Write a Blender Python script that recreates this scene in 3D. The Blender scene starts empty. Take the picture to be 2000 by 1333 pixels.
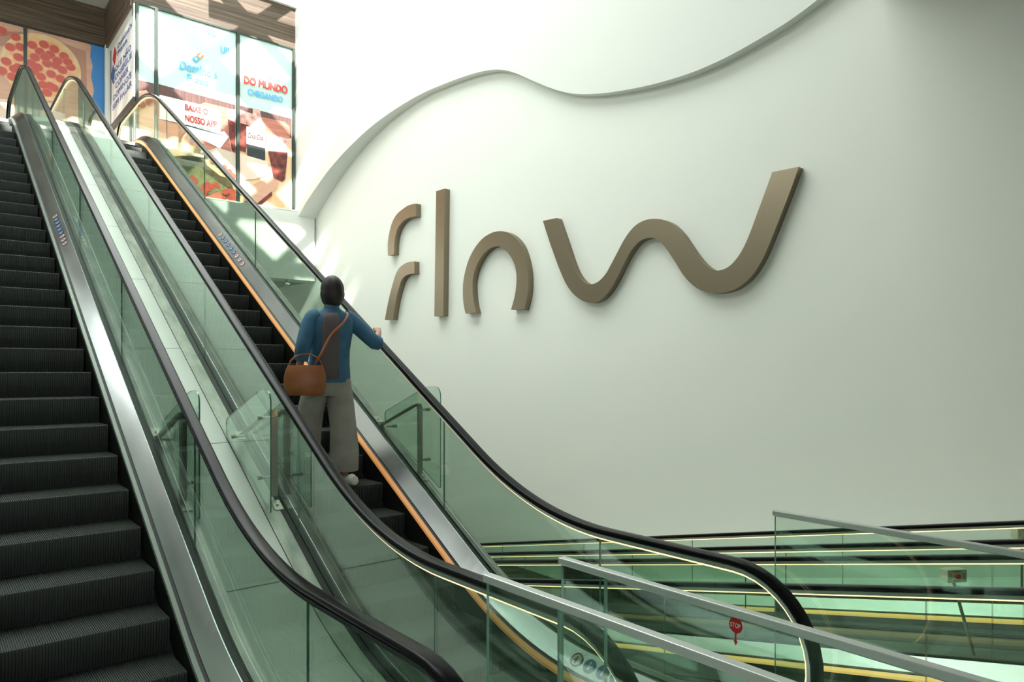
import bpy, bmesh, math, random
from mathutils import Vector, Matrix
random.seed(5)
C = bpy.context.scene
col = C.collection
R = math.radians

# ------------------------------------------------------------------ camera, sky, sun, exposure
H = 1.94                                   # eye height above the lower landing
FPX = 1396.0                               # focal length in pixels of the 2000 px wide frame
HOR = 722.0
PHI = math.atan2(1160.0, FPX)              # heading, turned right of the escalators' run (+Y)
cam_data = bpy.data.cameras.new('camera')
cam = bpy.data.objects.new('camera', cam_data)
col.objects.link(cam)
cam.location = (0, 0, H)
cam.rotation_euler = (R(90), 0, -PHI)
cam_data.sensor_width = 36
cam_data.lens = FPX / 2000 * 36
cam_data.shift_y = (HOR - 666.5) / 2000
cam_data.clip_start = 0.05
C.camera = cam

C.view_settings.view_transform = 'Standard'
C.view_settings.look = 'None'
C.view_settings.gamma = 1
C.view_settings.use_curve_mapping = False
C.view_settings.exposure = 0.34

world = bpy.data.worlds.new('world')
C.world = world
world.use_nodes = True
bg = world.node_tree.nodes['Background']
bg.inputs[0].default_value = (0.93, 1.0, 0.95, 1)
bg.inputs[1].default_value = 6.4

SUN = Vector((0.075, 1.0, -0.90)).normalized()   # direction the sunlight travels
sd = bpy.data.lights.new('sun', 'SUN')
sd.energy = 13.0
sd.angle = R(0.6)
sd.color = (1.0, 0.95, 0.88)
so = bpy.data.objects.new('sun', sd)
col.objects.link(so)
so.rotation_euler = SUN.to_track_quat('-Z', 'Y').to_euler()

CEIL = 13.0
SKY = (0.4, 7.5, 4.6, 17.5)                # skylight opening x0,x1,y0,y1
pd = bpy.data.lights.new('skylight_portal', 'AREA')
pd.shape = 'RECTANGLE'
pd.size = SKY[1] - SKY[0]
pd.size_y = SKY[3] - SKY[2]
pd.cycles.is_portal = True
po = bpy.data.objects.new('skylight_portal', pd)
col.objects.link(po)
BACK_FILL = (-3.0, 0.6, 3.6, 5.8)                # opening added in the unseen back wall to light the risers: x0,x1,z0,z1
pd2 = bpy.data.lights.new('back_fill_portal', 'AREA')
pd2.shape = 'RECTANGLE'; pd2.size = BACK_FILL[1] - BACK_FILL[0]; pd2.size_y = BACK_FILL[3] - BACK_FILL[2]; pd2.cycles.is_portal = True
po2 = bpy.data.objects.new('back_fill_portal', pd2); col.objects.link(po2)
po2.location = ((BACK_FILL[0] + BACK_FILL[1])/2, -8.35, (BACK_FILL[2] + BACK_FILL[3])/2); po2.rotation_euler = (R(90), 0, 0)
po.location = ((SKY[0] + SKY[1]) / 2, (SKY[2] + SKY[3]) / 2, CEIL + 0.5)

# ------------------------------------------------------------------ picture rays, used only to take real positions off the photo
FV = Vector((math.sin(PHI), math.cos(PHI), 0))
RV = Vector((math.cos(PHI), -math.sin(PHI), 0))
EYE = Vector((0, 0, H))
def ray(px, py): return FV + RV * ((px - 1000) / FPX) + Vector((0, 0, (HOR - py) / FPX))
def on_x(px, py, X):
    r = ray(px, py); return EYE + r * (X / r.x)
def on_y(px, py, Y):
    r = ray(px, py); return EYE + r * (Y / r.y)
NW = Vector((0.9956, 0.094, 0))            # normal of the big white wall
TW = Vector((0.094, -0.9956, 0))           # along the wall, towards the camera's right
def on_w(px, py, d):
    r = ray(px, py); return EYE + r * (d / r.dot(NW))

# ------------------------------------------------------------------ materials
def mat(name, color, rough=0.5, metal=0.0, spec=0.5, emit=None, es=1.0, coat=0.0):
    m = bpy.data.materials.new(name); m.use_nodes = True
    b = m.node_tree.nodes['Principled BSDF']
    b.inputs['Base Color'].default_value = (*color, 1)
    b.inputs['Roughness'].default_value = rough
    b.inputs['Metallic'].default_value = metal
    b.inputs['Specular IOR Level'].default_value = spec
    if coat: b.inputs['Coat Weight'].default_value = coat; b.inputs['Coat Roughness'].default_value = 0.08
    if emit:
        b.inputs['Emission Color'].default_value = (*emit, 1)
        b.inputs['Emission Strength'].default_value = es
    return m
def noisy(m, c1, c2, scale=4, detail=4, rough=None, bump=0.0, stretch=(1, 1, 1), coords='Object'):
    nt = m.node_tree; b = nt.nodes['Principled BSDF']
    tc = nt.nodes.new('ShaderNodeTexCoord'); mp = nt.nodes.new('ShaderNodeMapping')
    mp.inputs['Scale'].default_value = stretch
    n = nt.nodes.new('ShaderNodeTexNoise'); n.inputs['Scale'].default_value = scale; n.inputs['Detail'].default_value = detail
    r = nt.nodes.new('ShaderNodeValToRGB')
    r.color_ramp.elements[0].color = (*c1, 1); r.color_ramp.elements[1].color = (*c2, 1)
    r.color_ramp.elements[0].position = 0.3; r.color_ramp.elements[1].position = 0.7
    nt.links.new(tc.outputs[coords], mp.inputs[0]); nt.links.new(mp.outputs[0], n.inputs[0])
    nt.links.new(n.outputs[0], r.inputs[0]); nt.links.new(r.outputs[0], b.inputs['Base Color'])
    if rough:
        mr = nt.nodes.new('ShaderNodeMapRange')
        mr.inputs[3].default_value = rough[0]; mr.inputs[4].default_value = rough[1]
        nt.links.new(n.outputs[0], mr.inputs[0]); nt.links.new(mr.outputs[0], b.inputs['Roughness'])
    if bump:
        bp = nt.nodes.new('ShaderNodeBump'); bp.inputs['Strength'].default_value = bump
        nt.links.new(n.outputs[0], bp.inputs['Height']); nt.links.new(bp.outputs[0], b.inputs['Normal'])
    return m
M = {}
M['wall'] = noisy(mat('wall_paint', (0.8, 0.82, 0.76), 0.75, spec=0.2), (0.79, 0.815, 0.755), (0.81, 0.825, 0.765), 0.6, 2)
M['wave'] = mat('wave_paint', (0.74, 0.76, 0.72), 0.7, spec=0.2)
M['ceiling'] = mat('ceiling_paint', (0.42, 0.43, 0.4), 0.8)
M['dim'] = mat('grey_paint', (0.22, 0.24, 0.22), 0.8)
M['pale'] = mat('pale_paint', (0.36, 0.36, 0.34), 0.8)
M['dark'] = mat('painted_void', (0.025, 0.028, 0.024), 0.8)  # darkness of an unlit opening, put into the colour
M['floor'] = noisy(mat('floor_stone', (0.4, 0.4, 0.37), 0.25), (0.32, 0.33, 0.3), (0.42, 0.42, 0.38), 3, 5)
M['clad'] = noisy(mat('cladding', (0.66, 0.72, 0.66), 0.42), (0.64, 0.70, 0.64), (0.69, 0.74, 0.68), 1.3, 4)
M['joint'] = mat('joint', (0.05, 0.06, 0.05), 0.8)
M['rubber'] = noisy(mat('handrail_rubber', (0.012, 0.013, 0.014), 0.2, spec=0.10), (0.004, 0.0045, 0.005), (0.007, 0.0075, 0.008), 6, 4)
M['steel'] = noisy(mat('brushed_steel', (0.45, 0.46, 0.47), 0.22, 1.0), (0.38, 0.40, 0.42), (0.52, 0.52, 0.52), 2.2, 5, rough=(0.14, 0.24), stretch=(1.2, 0.5, 0.5), bump=0.05)
M['steel2'] = noisy(mat('outer_steel', (0.3, 0.3, 0.28), 0.35, 0.9), (0.17, 0.18, 0.165), (0.34, 0.34, 0.31), 14, 6, rough=(0.3, 0.45), stretch=(1, 0.3, 0.3))
M['steel4'] = noisy(mat('walkway_steel', (0.4, 0.4, 0.38), 0.35, 0.9), (0.34, 0.35, 0.33), (0.62, 0.62, 0.60), 2.2, 6, rough=(0.3, 0.45), stretch=(1, 0.3, 0.3))
M['steel3'] = mat('satin_steel', (0.42, 0.42, 0.38), 0.38, 0.9)
M['cap'] = mat('cap_aluminium', (0.62, 0.66, 0.64), 0.35, 0.65)
M['black'] = mat('black_strip', (0.008, 0.008, 0.008), 0.5)
M['skirt'] = mat('black_skirt', (0.012, 0.013, 0.012), 0.45, 0.2)
M['step'] = mat('step_metal', (0.066, 0.075, 0.069), 0.55, 0.35)
M['belt'] = mat('belt_metal', (0.06, 0.085, 0.075), 0.5, 0.3)
M['profile'] = mat('pale_profile', (0.55, 0.6, 0.56), 0.3, 0.7)
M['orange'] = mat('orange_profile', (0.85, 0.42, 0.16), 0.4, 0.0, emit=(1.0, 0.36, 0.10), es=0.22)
M['yellow'] = mat('yellow_strip', (0.85, 0.48, 0.13), 0.5, emit=(1, 0.50, 0.16), es=0.9)
M['led'] = mat('led_strip', (1, 0.8, 0.5), 0.5, emit=(1.0, 0.70, 0.36), es=1.5)
M['bronze'] = mat('letter_bronze', (0.24, 0.195, 0.135), 0.36, 0.75)
M['letter_side'] = M['bronze']
M['frame'] = mat('window_frame', (0.04, 0.055, 0.045), 0.4, 0.3)
M['whiteframe'] = mat('white_frame', (0.75, 0.78, 0.74), 0.4)
M['red'] = mat('sticker_red', (0.62, 0.02, 0.02), 0.4)
M['white'] = mat('print_white', (0.85, 0.86, 0.84), 0.5)
M['navy'] = mat('print_navy', (0.02, 0.10, 0.32), 0.4)
M['ring'] = mat('print_darkred', (0.45, 0.04, 0.05), 0.4)
M['blackprint'] = mat('print_black', (0.02, 0.02, 0.02), 0.5)
M['box'] = mat('box_cream', (0.62, 0.62, 0.46), 0.45)
M['boxred'] = mat('button_red', (0.6, 0.03, 0.03), 0.35)
# wood
def wood():
    m = mat('wood_panel', (0.2, 0.13, 0.08), 0.55); nt = m.node_tree; b = nt.nodes['Principled BSDF']
    tc = nt.nodes.new('ShaderNodeTexCoord'); mp = nt.nodes.new('ShaderNodeMapping'); mp.inputs['Scale'].default_value = (0.5, 0.5, 14)
    n = nt.nodes.new('ShaderNodeTexNoise'); n.inputs['Scale'].default_value = 1.6; n.inputs['Detail'].default_value = 8
    r = nt.nodes.new('ShaderNodeValToRGB')
    r.color_ramp.elements[0].color = (0.06, 0.04, 0.026, 1); r.color_ramp.elements[0].position = 0.35
    r.color_ramp.elements[1].color = (0.15, 0.105, 0.07, 1); r.color_ramp.elements[1].position = 0.68
    w = nt.nodes.new('ShaderNodeTexWave'); w.bands_direction = 'Z'; w.inputs['Scale'].default_value = 1.3; w.inputs['Distortion'].default_value = 0
    r2 = nt.nodes.new('ShaderNodeValToRGB'); r2.color_ramp.elements[0].position = 0.0; r2.color_ramp.elements[0].color = (0.55, 0.55, 0.55, 1)
    r2.color_ramp.elements[1].position = 0.06; r2.color_ramp.elements[1].color = (1, 1, 1, 1)
    mx = nt.nodes.new('ShaderNodeMixRGB'); mx.blend_type = 'MULTIPLY'; mx.inputs[0].default_value = 1
    L = nt.links.new
    L(tc.outputs['Object'], mp.inputs[0]); L(mp.outputs[0], n.inputs[0]); L(n.outputs[0], r.inputs[0])
    L(tc.outputs['Object'], w.inputs[0]); L(w.outputs[0], r2.inputs[0])
    L(r.outputs[0], mx.inputs[1]); L(r2.outputs[0], mx.inputs[2]); L(mx.outputs[0], b.inputs['Base Color'])
    return m
M['wood'] = wood()
# thin architectural glass: Schlick reflection over tinted transmission, the same from every side
def glass(name, tint, refl=1.0):
    m = bpy.data.materials.new(name); m.use_nodes = True; nt = m.node_tree; nt.nodes.clear()
    out = nt.nodes.new('ShaderNodeOutputMaterial'); mx = nt.nodes.new('ShaderNodeMixShader')
    tr = nt.nodes.new('ShaderNodeBsdfTransparent'); tr.inputs[0].default_value = (*tint, 1)
    gl = nt.nodes.new('ShaderNodeBsdfGlossy'); gl.inputs['Roughness'].default_value = 0.0
    gl.inputs[0].default_value = (0.92, 1.0, 0.95, 1)
    lw = nt.nodes.new('ShaderNodeLayerWeight'); lw.inputs[0].default_value = 0.5
    p = nt.nodes.new('ShaderNodeMath'); p.operation = 'POWER'; p.inputs[1].default_value = 2.6
    a = nt.nodes.new('ShaderNodeMath'); a.operation = 'MULTIPLY_ADD'; a.inputs[1].default_value = 0.9 * refl; a.inputs[2].default_value = 0.045 * refl
    L = nt.links.new
    L(lw.outputs['Facing'], p.inputs[0]); L(p.outputs[0], a.inputs[0]); L(a.outputs[0], mx.inputs[0])
    L(tr.outputs[0], mx.inputs[1]); L(gl.outputs[0], mx.inputs[2]); L(mx.outputs[0], out.inputs[0])
    return m
M['glass'] = glass('balustrade_glass', (0.77, 0.865, 0.80))
M['glass3'] = glass('walkway_glass', (0.90, 0.965, 0.92))
M['glass2'] = glass('guard_glass', (0.90, 0.96, 0.925), 0.8)
M['glassedge'] = mat('glass_edge', (0.10, 0.22, 0.17), 0.15, 0.0, spec=0.8)
M['glassedge2'] = mat('glass_edge_pale', (0.30, 0.48, 0.40), 0.2, 0.0, spec=0.8)
M['shopglass'] = glass('shop_glass', (0.96, 0.98, 0.97), 0.8)

# ------------------------------------------------------------------ builders
def mk(name, verts, faces, m, parent=None, smooth=False, fix=True, mats=None, idx=None):
    me = bpy.data.meshes.new(name)
    me.from_pydata([tuple(v) for v in verts], [], faces)
    if mats:
        for q in mats: me.materials.append(M[q] if isinstance(q, str) else q)
    else: me.materials.append(M[m] if isinstance(m, str) else m)
    if idx:
        for p, i in zip(me.polygons, idx): p.material_index = i
    if fix:
        bm = bmesh.new(); bm.from_mesh(me); bmesh.ops.recalc_face_normals(bm, faces=bm.faces); bm.to_mesh(me); bm.free()
    if smooth:
        for p in me.polygons: p.use_smooth = True
        try: me.set_sharp_from_angle(angle=R(40))
        except Exception: pass
    o = bpy.data.objects.new(name, me); col.objects.link(o)
    if parent: o.parent = parent; o.matrix_parent_inverse = Matrix.Translation(-parent.location) if parent.type == 'EMPTY' else Matrix.Identity(4)
    return o
def thing(name, label, cat, loc=(0, 0, 0), group=None):
    o = bpy.data.objects.new(name, None); col.objects.link(o); o.location = loc; o.empty_display_size = 0.2
    o['label'] = label; o['category'] = cat
    if group: o['group'] = group
    return o
def tag(o, label, cat, group=None):
    o['label'] = label; o['category'] = cat
    if group: o['group'] = group
    return o
def struct(o): o['kind'] = 'structure'; return o
class MB:
    def __init__(s): s.v = []; s.f = []; s.i = []
    def add(s, vs, fs, mi=0):
        b = len(s.v); s.v += [Vector(v) for v in vs]; s.f += [tuple(b + k for k in f) for f in fs]; s.i += [mi] * len(fs)
    def box(s, a, b, mi=0):
        x0, y0, z0 = a; x1, y1, z1 = b
        s.add([(x0,y0,z0),(x1,y0,z0),(x1,y1,z0),(x0,y1,z0),(x0,y0,z1),(x1,y0,z1),(x1,y1,z1),(x0,y1,z1)],
              [(0,3,2,1),(4,5,6,7),(0,1,5,4),(1,2,6,5),(2,3,7,6),(3,0,4,7)], mi)
    def tube(s, pts, r, n=12, cap=True, mi=0):
        pts = [Vector(p) for p in pts]; rs = r if isinstance(r, (list, tuple)) else [r] * len(pts)
        up = Vector((0.13, 0.31, 0.94)); rings = []
        for i, p in enumerate(pts):
            t = (pts[min(i + 1, len(pts) - 1)] - pts[max(i - 1, 0)]).normalized()
            a = t.cross(up).normalized(); b = a.cross(t).normalized()
            rings.append([p + (a * math.cos(2 * math.pi * k / n) + b * math.sin(2 * math.pi * k / n)) * rs[i] for k in range(n)])
        vs = [v for q in rings for v in q]; fs = []
        for i in range(len(pts) - 1):
            for k in range(n): fs.append((i*n+k, i*n+(k+1) % n, (i+1)*n+(k+1) % n, (i+1)*n+k))
        if cap: fs.append(tuple(range(n - 1, -1, -1))); fs.append(tuple((len(pts)-1)*n+k for k in range(n)))
        s.add(vs, fs, mi)
    def prism(s, poly, vec, mi=0, mi_side=None):
        n = len(poly); vec = Vector(vec); p = [Vector(q) for q in poly]
        b = len(s.v); s.v += p + [q + vec for q in p]
        s.f += [tuple(b + k for k in range(n)), tuple(b + n + k for k in range(n - 1, -1, -1))]; s.i += [mi, mi]
        for k in range(n): s.f.append((b+k, b+(k+1) % n, b+n+(k+1) % n, b+n+k)); s.i.append(mi if mi_side is None else mi_side)
    def build(s, name, m=None, parent=None, smooth=False, mats=None):
        return mk(name, s.v, s.f, m, parent, smooth, mats=mats, idx=s.i if mats else None)
def rounded(poly, r, seg=5):
    out = []; n = len(poly)
    for i in range(n):
        p = Vector(poly[i]); a = Vector(poly[i-1]); b = Vector(poly[(i+1) % n])
        rr = r[i] if isinstance(r, (list, tuple)) else r
        if rr <= 0: out.append(p); continue
        da = (a - p); db = (b - p); k = min(rr, da.length * .48, db.length * .48)
        pa = p + da.normalized() * k; pb = p + db.normalized() * k
        for j in range(seg + 1):
            t = j / seg; out.append(pa * (1-t)**2 + p * 2 * t * (1-t) + pb * t * t)
    return out
def catmull(pts, sub=4):
    P = [Vector(p) for p in pts]; out = []
    for i in range(len(P) - 1):
        a = P[max(i-1, 0)]; b = P[i]; c = P[i+1]; d = P[min(i+2, len(P)-1)]
        for k in range(sub):
            t = k / sub
            out.append(0.5 * ((2*b) + (c-a)*t + (2*a-5*b+4*c-d)*t*t + (3*b-a-3*c+d)*t**3))
    out.append(P[-1]); return out

# path helpers: the run of an escalator or a walkway in the YZ plane
class Run:
    """z(y) of the step plane: z0 until ya, slope k until yb, then flat; corners eased over ta / tb"""
    def __init__(s, ya, yb, k, ta, tb, z0=0.0): s.ya, s.yb, s.k, s.ta, s.tb, s.z0 = ya, yb, k, ta, tb, z0
    def z(s, y):
        k = s.k; zt = s.z0 + k * (s.yb - s.ya)
        if y < s.ya - s.ta: return s.z0
        if y < s.ya + s.ta: u = y - s.ya + s.ta; return s.z0 + k * u * u / (4 * s.ta)
        if y < s.yb - s.tb: return s.z0 + k * (y - s.ya)
        if y < s.yb + s.tb: u = s.yb + s.tb - y; return zt - k * u * u / (4 * s.tb)
        return zt
    def ys(s, a, b):
        q = {a, b}
        for c, t in ((s.ya, s.ta), (s.yb, s.tb)):
            for i in range(17):
                y = c - t + 2 * t * i / 16
                if a < y < b: q.add(round(y, 5))
        return sorted(q)
    def pts(s, a, b, off): return [(y, s.z(y) + off) for y in s.ys(a, b)]
def tangents(path):
    T = []
    for i in range(len(path)):
        a = path[max(i-1, 0)]; b = path[min(i+1, len(path)-1)]
        dy, dz = b[0]-a[0], b[1]-a[1]; l = math.hypot(dy, dz); T.append((dy/l, dz/l))
    return T
def sweep(mb, path, prof, cx, sgn=1, mi=0, caps=True):
    """prof: closed list of (dx, dn); dx outward (sgn) from cx, dn across the path"""
    T = tangents(path); n = len(prof); vs = []; fs = []
    for (y, z), (ty, tz) in zip(path, T):
        for dx, dn in prof: vs.append((cx + sgn*dx, y - tz*dn, z + ty*dn))
    for i in range(len(path)-1):
        for k in range(n): fs.append((i*n+k, i*n+(k+1) % n, (i+1)*n+(k+1) % n, (i+1)*n+k))
    if caps: fs.append(tuple(range(n))); fs.append(tuple((len(path)-1)*n+k for k in range(n-1, -1, -1)))
    mb.add(vs, fs, mi)
def sweepz(mb, run, a, b, prof, cx, sgn=1, mi=0):
    """the same with vertical offsets: prof (dx, dz over the step plane)"""
    ys = run.ys(a, b); n = len(prof); vs = []; fs = []
    for y in ys:
        z = run.z(y)
        for dx, dz in prof: vs.append((cx + sgn*dx, y, z + dz))
    for i in range(len(ys)-1):
        for k in range(n): fs.append((i*n+k, i*n+(k+1) % n, (i+1)*n+(k+1) % n, (i+1)*n+k))
    fs.append(tuple(range(n))); fs.append(tuple((len(ys)-1)*n+k for k in range(n-1, -1, -1)))
    mb.add(vs, fs, mi)
def newel_path(run, ya, yb, off, r, dip=0.6, inset=0.0):
    """handrail loop: lower newel, along the run, upper newel. ya / yb: extreme ends of the flat parts"""
    ra = r - inset; za = run.z(ya) + off - r; zb = run.z(yb) + off - r
    P = []
    for i in range(15):                                   # lower end, from underneath round to the top
        a = R(-90 - 22) + (math.pi + R(22)) * (1 - i / 14) * 1.0 - R(0)
        a = R(270 - 50 - (270 - 50 - 90) * i / 14)        # 220 deg .. 90 deg
        P.append((ya + r + ra * math.cos(a), za + ra * math.sin(a)))
    for y in run.ys(ya + r + 0.05, yb - r - 0.05): P.append((y, run.z(y) + off - inset))
    for i in range(15):
        a = R(90 - 130 * i / 14)
        P.append((yb - r + ra * math.cos(a), zb + ra * math.sin(a)))
    return P
HR = rounded([(-.040, -.006, 0), (-.034, .018, 0), (.034, .018, 0), (.040, -.006, 0), (.030, -.020, 0), (-.030, -.020, 0)], .01, 3)
HR = [(p.x, p.y) for p in HR]
def rail_top(run, y, ya, yb, off, r):
    if y < ya + r:
        d = max(r*r - (ya + r - y)**2, 0); return run.z(ya) + off - r + math.sqrt(d)
    if y > yb - r:
        d = max(r*r - (y - yb + r)**2, 0); return run.z(yb) + off - r + math.sqrt(d)
    return run.z(y) + off
def balustrade(root, run, cx, sgn, ya, yb, seams, led, strip, outer_w, RN=0.44, HO=0.96):
    """cx glass plane; sgn +1: outside is +x (right-hand side)"""
    P = newel_path(run, ya, yb, HO, RN)
    mb = MB(); sweep(mb, P, HR, cx, 1); mb.build('handrail', 'rubber', root, True)
    P2 = newel_path(run, ya, yb, HO, RN, inset=0.033)
    mb = MB(); sweep(mb, P2, [(-.014, -.012), (-.014, .014), (.014, .014), (.014, -.012)], cx, 1); mb.build('handrail_guide', 'frame' if not led else 'profile', root)
    if led:
        P3 = newel_path(run, ya, yb, HO, RN, inset=0.052)
        mb = MB(); sweep(mb, P3, [(-.0065, -.003), (-.0065, .003), (.0065, .003), (.0065, -.003)], cx, 1); mb.build('light_strip', 'led', root)
    # glass panels
    ends = [ya + 0.05] + list(seams) + [yb - 0.05]
    th = .005
    for a, b in zip(ends[:-1], ends[1:]):
        a2, b2 = a + .003, b - .003
        ys = set(run.ys(a2, b2))
        if a == ends[0]: ys |= {a2 + RN * t for t in (.03, .08, .15, .25, .4, .6, .8)}
        if b == ends[-1]: ys |= {b2 - RN * t for t in (.03, .08, .15, .25, .4, .6, .8)}
        ys = sorted(y for y in ys if a2 <= y <= b2)
        top = [(y, rail_top(run, y, ya + .05, yb - .05, HO - .05, RN - .05)) for y in ys]
        bot = [(y, run.z(y) + .17) for y in reversed(ys)]
        poly = [Vector((cx - th, y, z)) for y, z in top + bot]
        mb = MB(); mb.prism(poly, (2*th, 0, 0), 0, 1)
        mb.build('glass_panel', None, root, mats=['glass' if run.k > 0 else 'glass3', 'glassedge'])
    a0, b0 = ya + .12, yb - .12
    # skirt, coloured strip, groove, sloped inner deck, black strip, outer deck
    mb = MB(); sweepz(mb, run, a0, b0, [(-.19, -.18), (-.19, .055), (-.182, .055), (-.182, -.18)], cx, sgn); mb.build('skirt_panel', 'skirt', root)
    mb = MB(); sweepz(mb, run, a0, b0, [(-.194, .056), (-.190, .074), (-.170, .096), (-.168, .07), (-.184, .056)], cx, sgn); mb.build('skirt_strip', strip, root)
    mb = MB(); sweepz(mb, run, a0, b0, [(-.170, .08), (-.170, .094), (-.150, .100), (-.150, .08)], cx, sgn); mb.build('groove', 'black', root)
    mb = MB(); sweepz(mb, run, a0, b0, [(-.152, .08), (-.152, .112), (-.052, .208), (-.046, .208), (-.046, .08)], cx, sgn)
    for y in ([6.95, 4.9] if run.k > .3 else []): pass
    mb.build('inner_deck', 'steel' if run.k > 0 else 'steel4', root)
    mb = MB(); sweepz(mb, run, a0, b0, [(-.046, .1), (-.046, .196), (-.007, .196), (-.007, .1)], cx, sgn); mb.build('glass_clamp', 'black', root)
    ob = .007
    if outer_w > .1:
        ob = .046; mb = MB(); sweepz(mb, run, a0 if run.k < 0 else 2.03, b0, [(.007, .1), (.007, .204), (ob, .204), (ob, .1)], cx, sgn); mb.build('glass_clamp', 'black', root)
    mb = MB(); sweepz(mb, run, a0 if outer_w < .1 or run.k < 0 else 2.03, b0, [(ob, .1), (ob, .2), (outer_w, .2), (outer_w, -.35), (outer_w - .01, -.35), (outer_w - .01, .1)], cx, sgn); mb.build('outer_deck', 'steel2' if run.k > 0 else 'steel4', root)
    # rounded newel box ends
    for yy, s2 in ((a0, -1), (b0, 1)):
        z0 = run.z(yy); mb = MB()
        q = [Vector((0, yy, z0 - .02)), Vector((0, yy, z0 + .2)), Vector((0, yy + s2*.10, z0 + .17)), Vector((0, yy + s2*.17, z0 + .08)), Vector((0, yy + s2*.18, z0 - .02))]
        q = [p + Vector((cx - sgn*.17, 0, 0)) for p in q]
        mb.prism(q, (sgn*(.17 + min(outer_w, .075) - .01), 0, 0)); mb.build('newel_cover', 'steel3', root)

def step_mesh(w, rise=.21, going=.36):
    vs = []; fs = []
    def comb(pr, nr, pitch, depth):
        n = int(w / pitch); xs = []
        for i in range(n):
            x = i * w / n; xs += [(x, 0), (x + pitch*.42, 0), (x + pitch*.5, 1), (x + pitch*.92, 1)]
        b = len(vs); k = len(xs)
        for (y, z), (ny, nz) in zip(pr, nr):
            for x, h in xs: d = -depth * h; vs.append((x, y + ny*d, z + nz*d))
        for i in range(len(pr)-1):
            for j in range(k-1): fs.append((b+i*k+j, b+i*k+j+1, b+(i+1)*k+j+1, b+(i+1)*k+j))
    comb([(.030, -rise-.01), (.014, -.16), (.002, -.11), (-.003, -.06), (-.002, -.02), (.001, -.006)], [(-1, .15), (-1, .1), (-1, .05), (-1, 0), (-1, .1), (-1, .3)], .0145, .011)
    comb([(.001, -.006), (.008, 0), (going + .03, 0)], [(-.8, .5), (0, 1), (0, 1)], .0105, .006)
    me = bpy.data.meshes.new('step'); me.from_pydata(vs, [], fs)
    me.materials.append(M['step'])
    return me
STEP = step_mesh(.80)
STEPW = step_mesh(.915)
ESC = Run(3.596, 14.06, .57735, .66, .8)
SEAMS = [3.01, 4.69, 6.77, 8.8, 10.85, 12.9, 14.9]
def escalator(x_left, label, led, strip, phase, outL, outR, wd=1.2):
    root = thing('escalator', label, 'escalator', (x_left + .6, 1.7, 0), 'escalators climbing to the upper floor')
    balustrade(root, ESC, x_left, -1, 1.64, 16.7, SEAMS, led, 'steel3', outL)
    balustrade(root, ESC, x_left + wd, 1, 1.64, 16.7, SEAMS, led, strip, outR)
    y = phase
    while y < 14.0:
        s = bpy.data.objects.new('step', STEP if wd == 1.2 else STEPW); col.objects.link(s); s.parent = root
        s.matrix_parent_inverse = Matrix.Translation(-root.location)
        s.location = (x_left + wd - .995, y, ESC.z(y)) if wd == 1.2 else (x_left + .205, y, ESC.z(y)); y += .351
    for a, b, z in ((1.3, phase - .0, 0.0), (14.25, 17.0, 6.04)):
        mb = MB(); mb.box((x_left + .19, a, z - .06), (x_left + wd - .19, b, z - .004)); mb.build('landing_plate', 'steel3', root)
    return root
e1 = escalator(.007, 'still escalator nearest the left edge, no glowing line, pale skirt strip', False, 'profile', 3.408, .075, .075, 1.32)
e2 = escalator(2.0, 'escalator carrying the blue-shirted rider, with glowing line and orange skirt strip', True, 'orange', 3.2, .155, .075)

# ------------------------------------------------------------------ moving walkways going down to the right of the escalators
WALK = Run(0.0, 24.0, -.2126, .5, .5)
def walkway(x_left, label):
    root = thing('moving_walkway', label, 'moving walkway', (x_left + .6, -1.5, 0), 'moving walkways sloping down beside the wall')
    seams = [1.75 + 2.0*i for i in range(-1, 9)]
    seams = [s for s in seams if s > -1.3]
    balustrade(root, WALK, x_left, -1, -2.0, 19.5, seams, True, 'yellow', .15)
    balustrade(root, WALK, x_left + 1.2, 1, -2.0, 19.5, seams, True, 'yellow', .12)
    mb = MB(); n = 72; w = .80; prof = []
    for i in range(n):
        x = -w/2 + i*w/n; prof += [(x, -.004), (x + .0045, -.004), (x + .0055, -.010), (x + .0098, -.010)]
    prof += [(w/2, -.004), (w/2, -.03), (-w/2, -.03)]
    sweepz(mb, WALK, -1.9, 19.4, prof, x_left + .6)
    mb.build('belt', 'belt', root)
    return root
w1 = walkway(4.76, 'nearer of two moving walkways sloping down behind the glass guards')
w2 = walkway(6.68, 'farther moving walkway running down right beside the white wall')

# ------------------------------------------------------------------ setting
def sbox(name, a, b, m): mb = MB(); mb.box(a, b); return struct(mb.build(name, m))
# floors
sbox('floor', (-5, -8, -.3), (4.6, 1.28, -.02), 'floor')
sbox('floor_2', (4.6, -8, -.3), (10.2, -2.1, -.02), 'floor')
sbox('floor_3', (3.30, 1.28, -.3), (4.6, 1.95, -.02), 'floor')
struct(mk('floor_lower', [(-5, 1, -5.6), (13, 1, -5.6), (13, 26, -5.6), (-5, 26, -5.6)], [(0,1,2,3)], 'dim'))
sbox('floor_upper', (-5, 17.06, 5.6), (3.45, 22.0, 6.02), 'floor')
sbox('floor_upper_edge', (-5, 14.95, 5.3), (.02, 17.06, 6.02), 'floor')
sbox('trim_11', (1.43, 14.9, 5.5), (1.82, 17.06, 6.02), 'clad')
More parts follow.
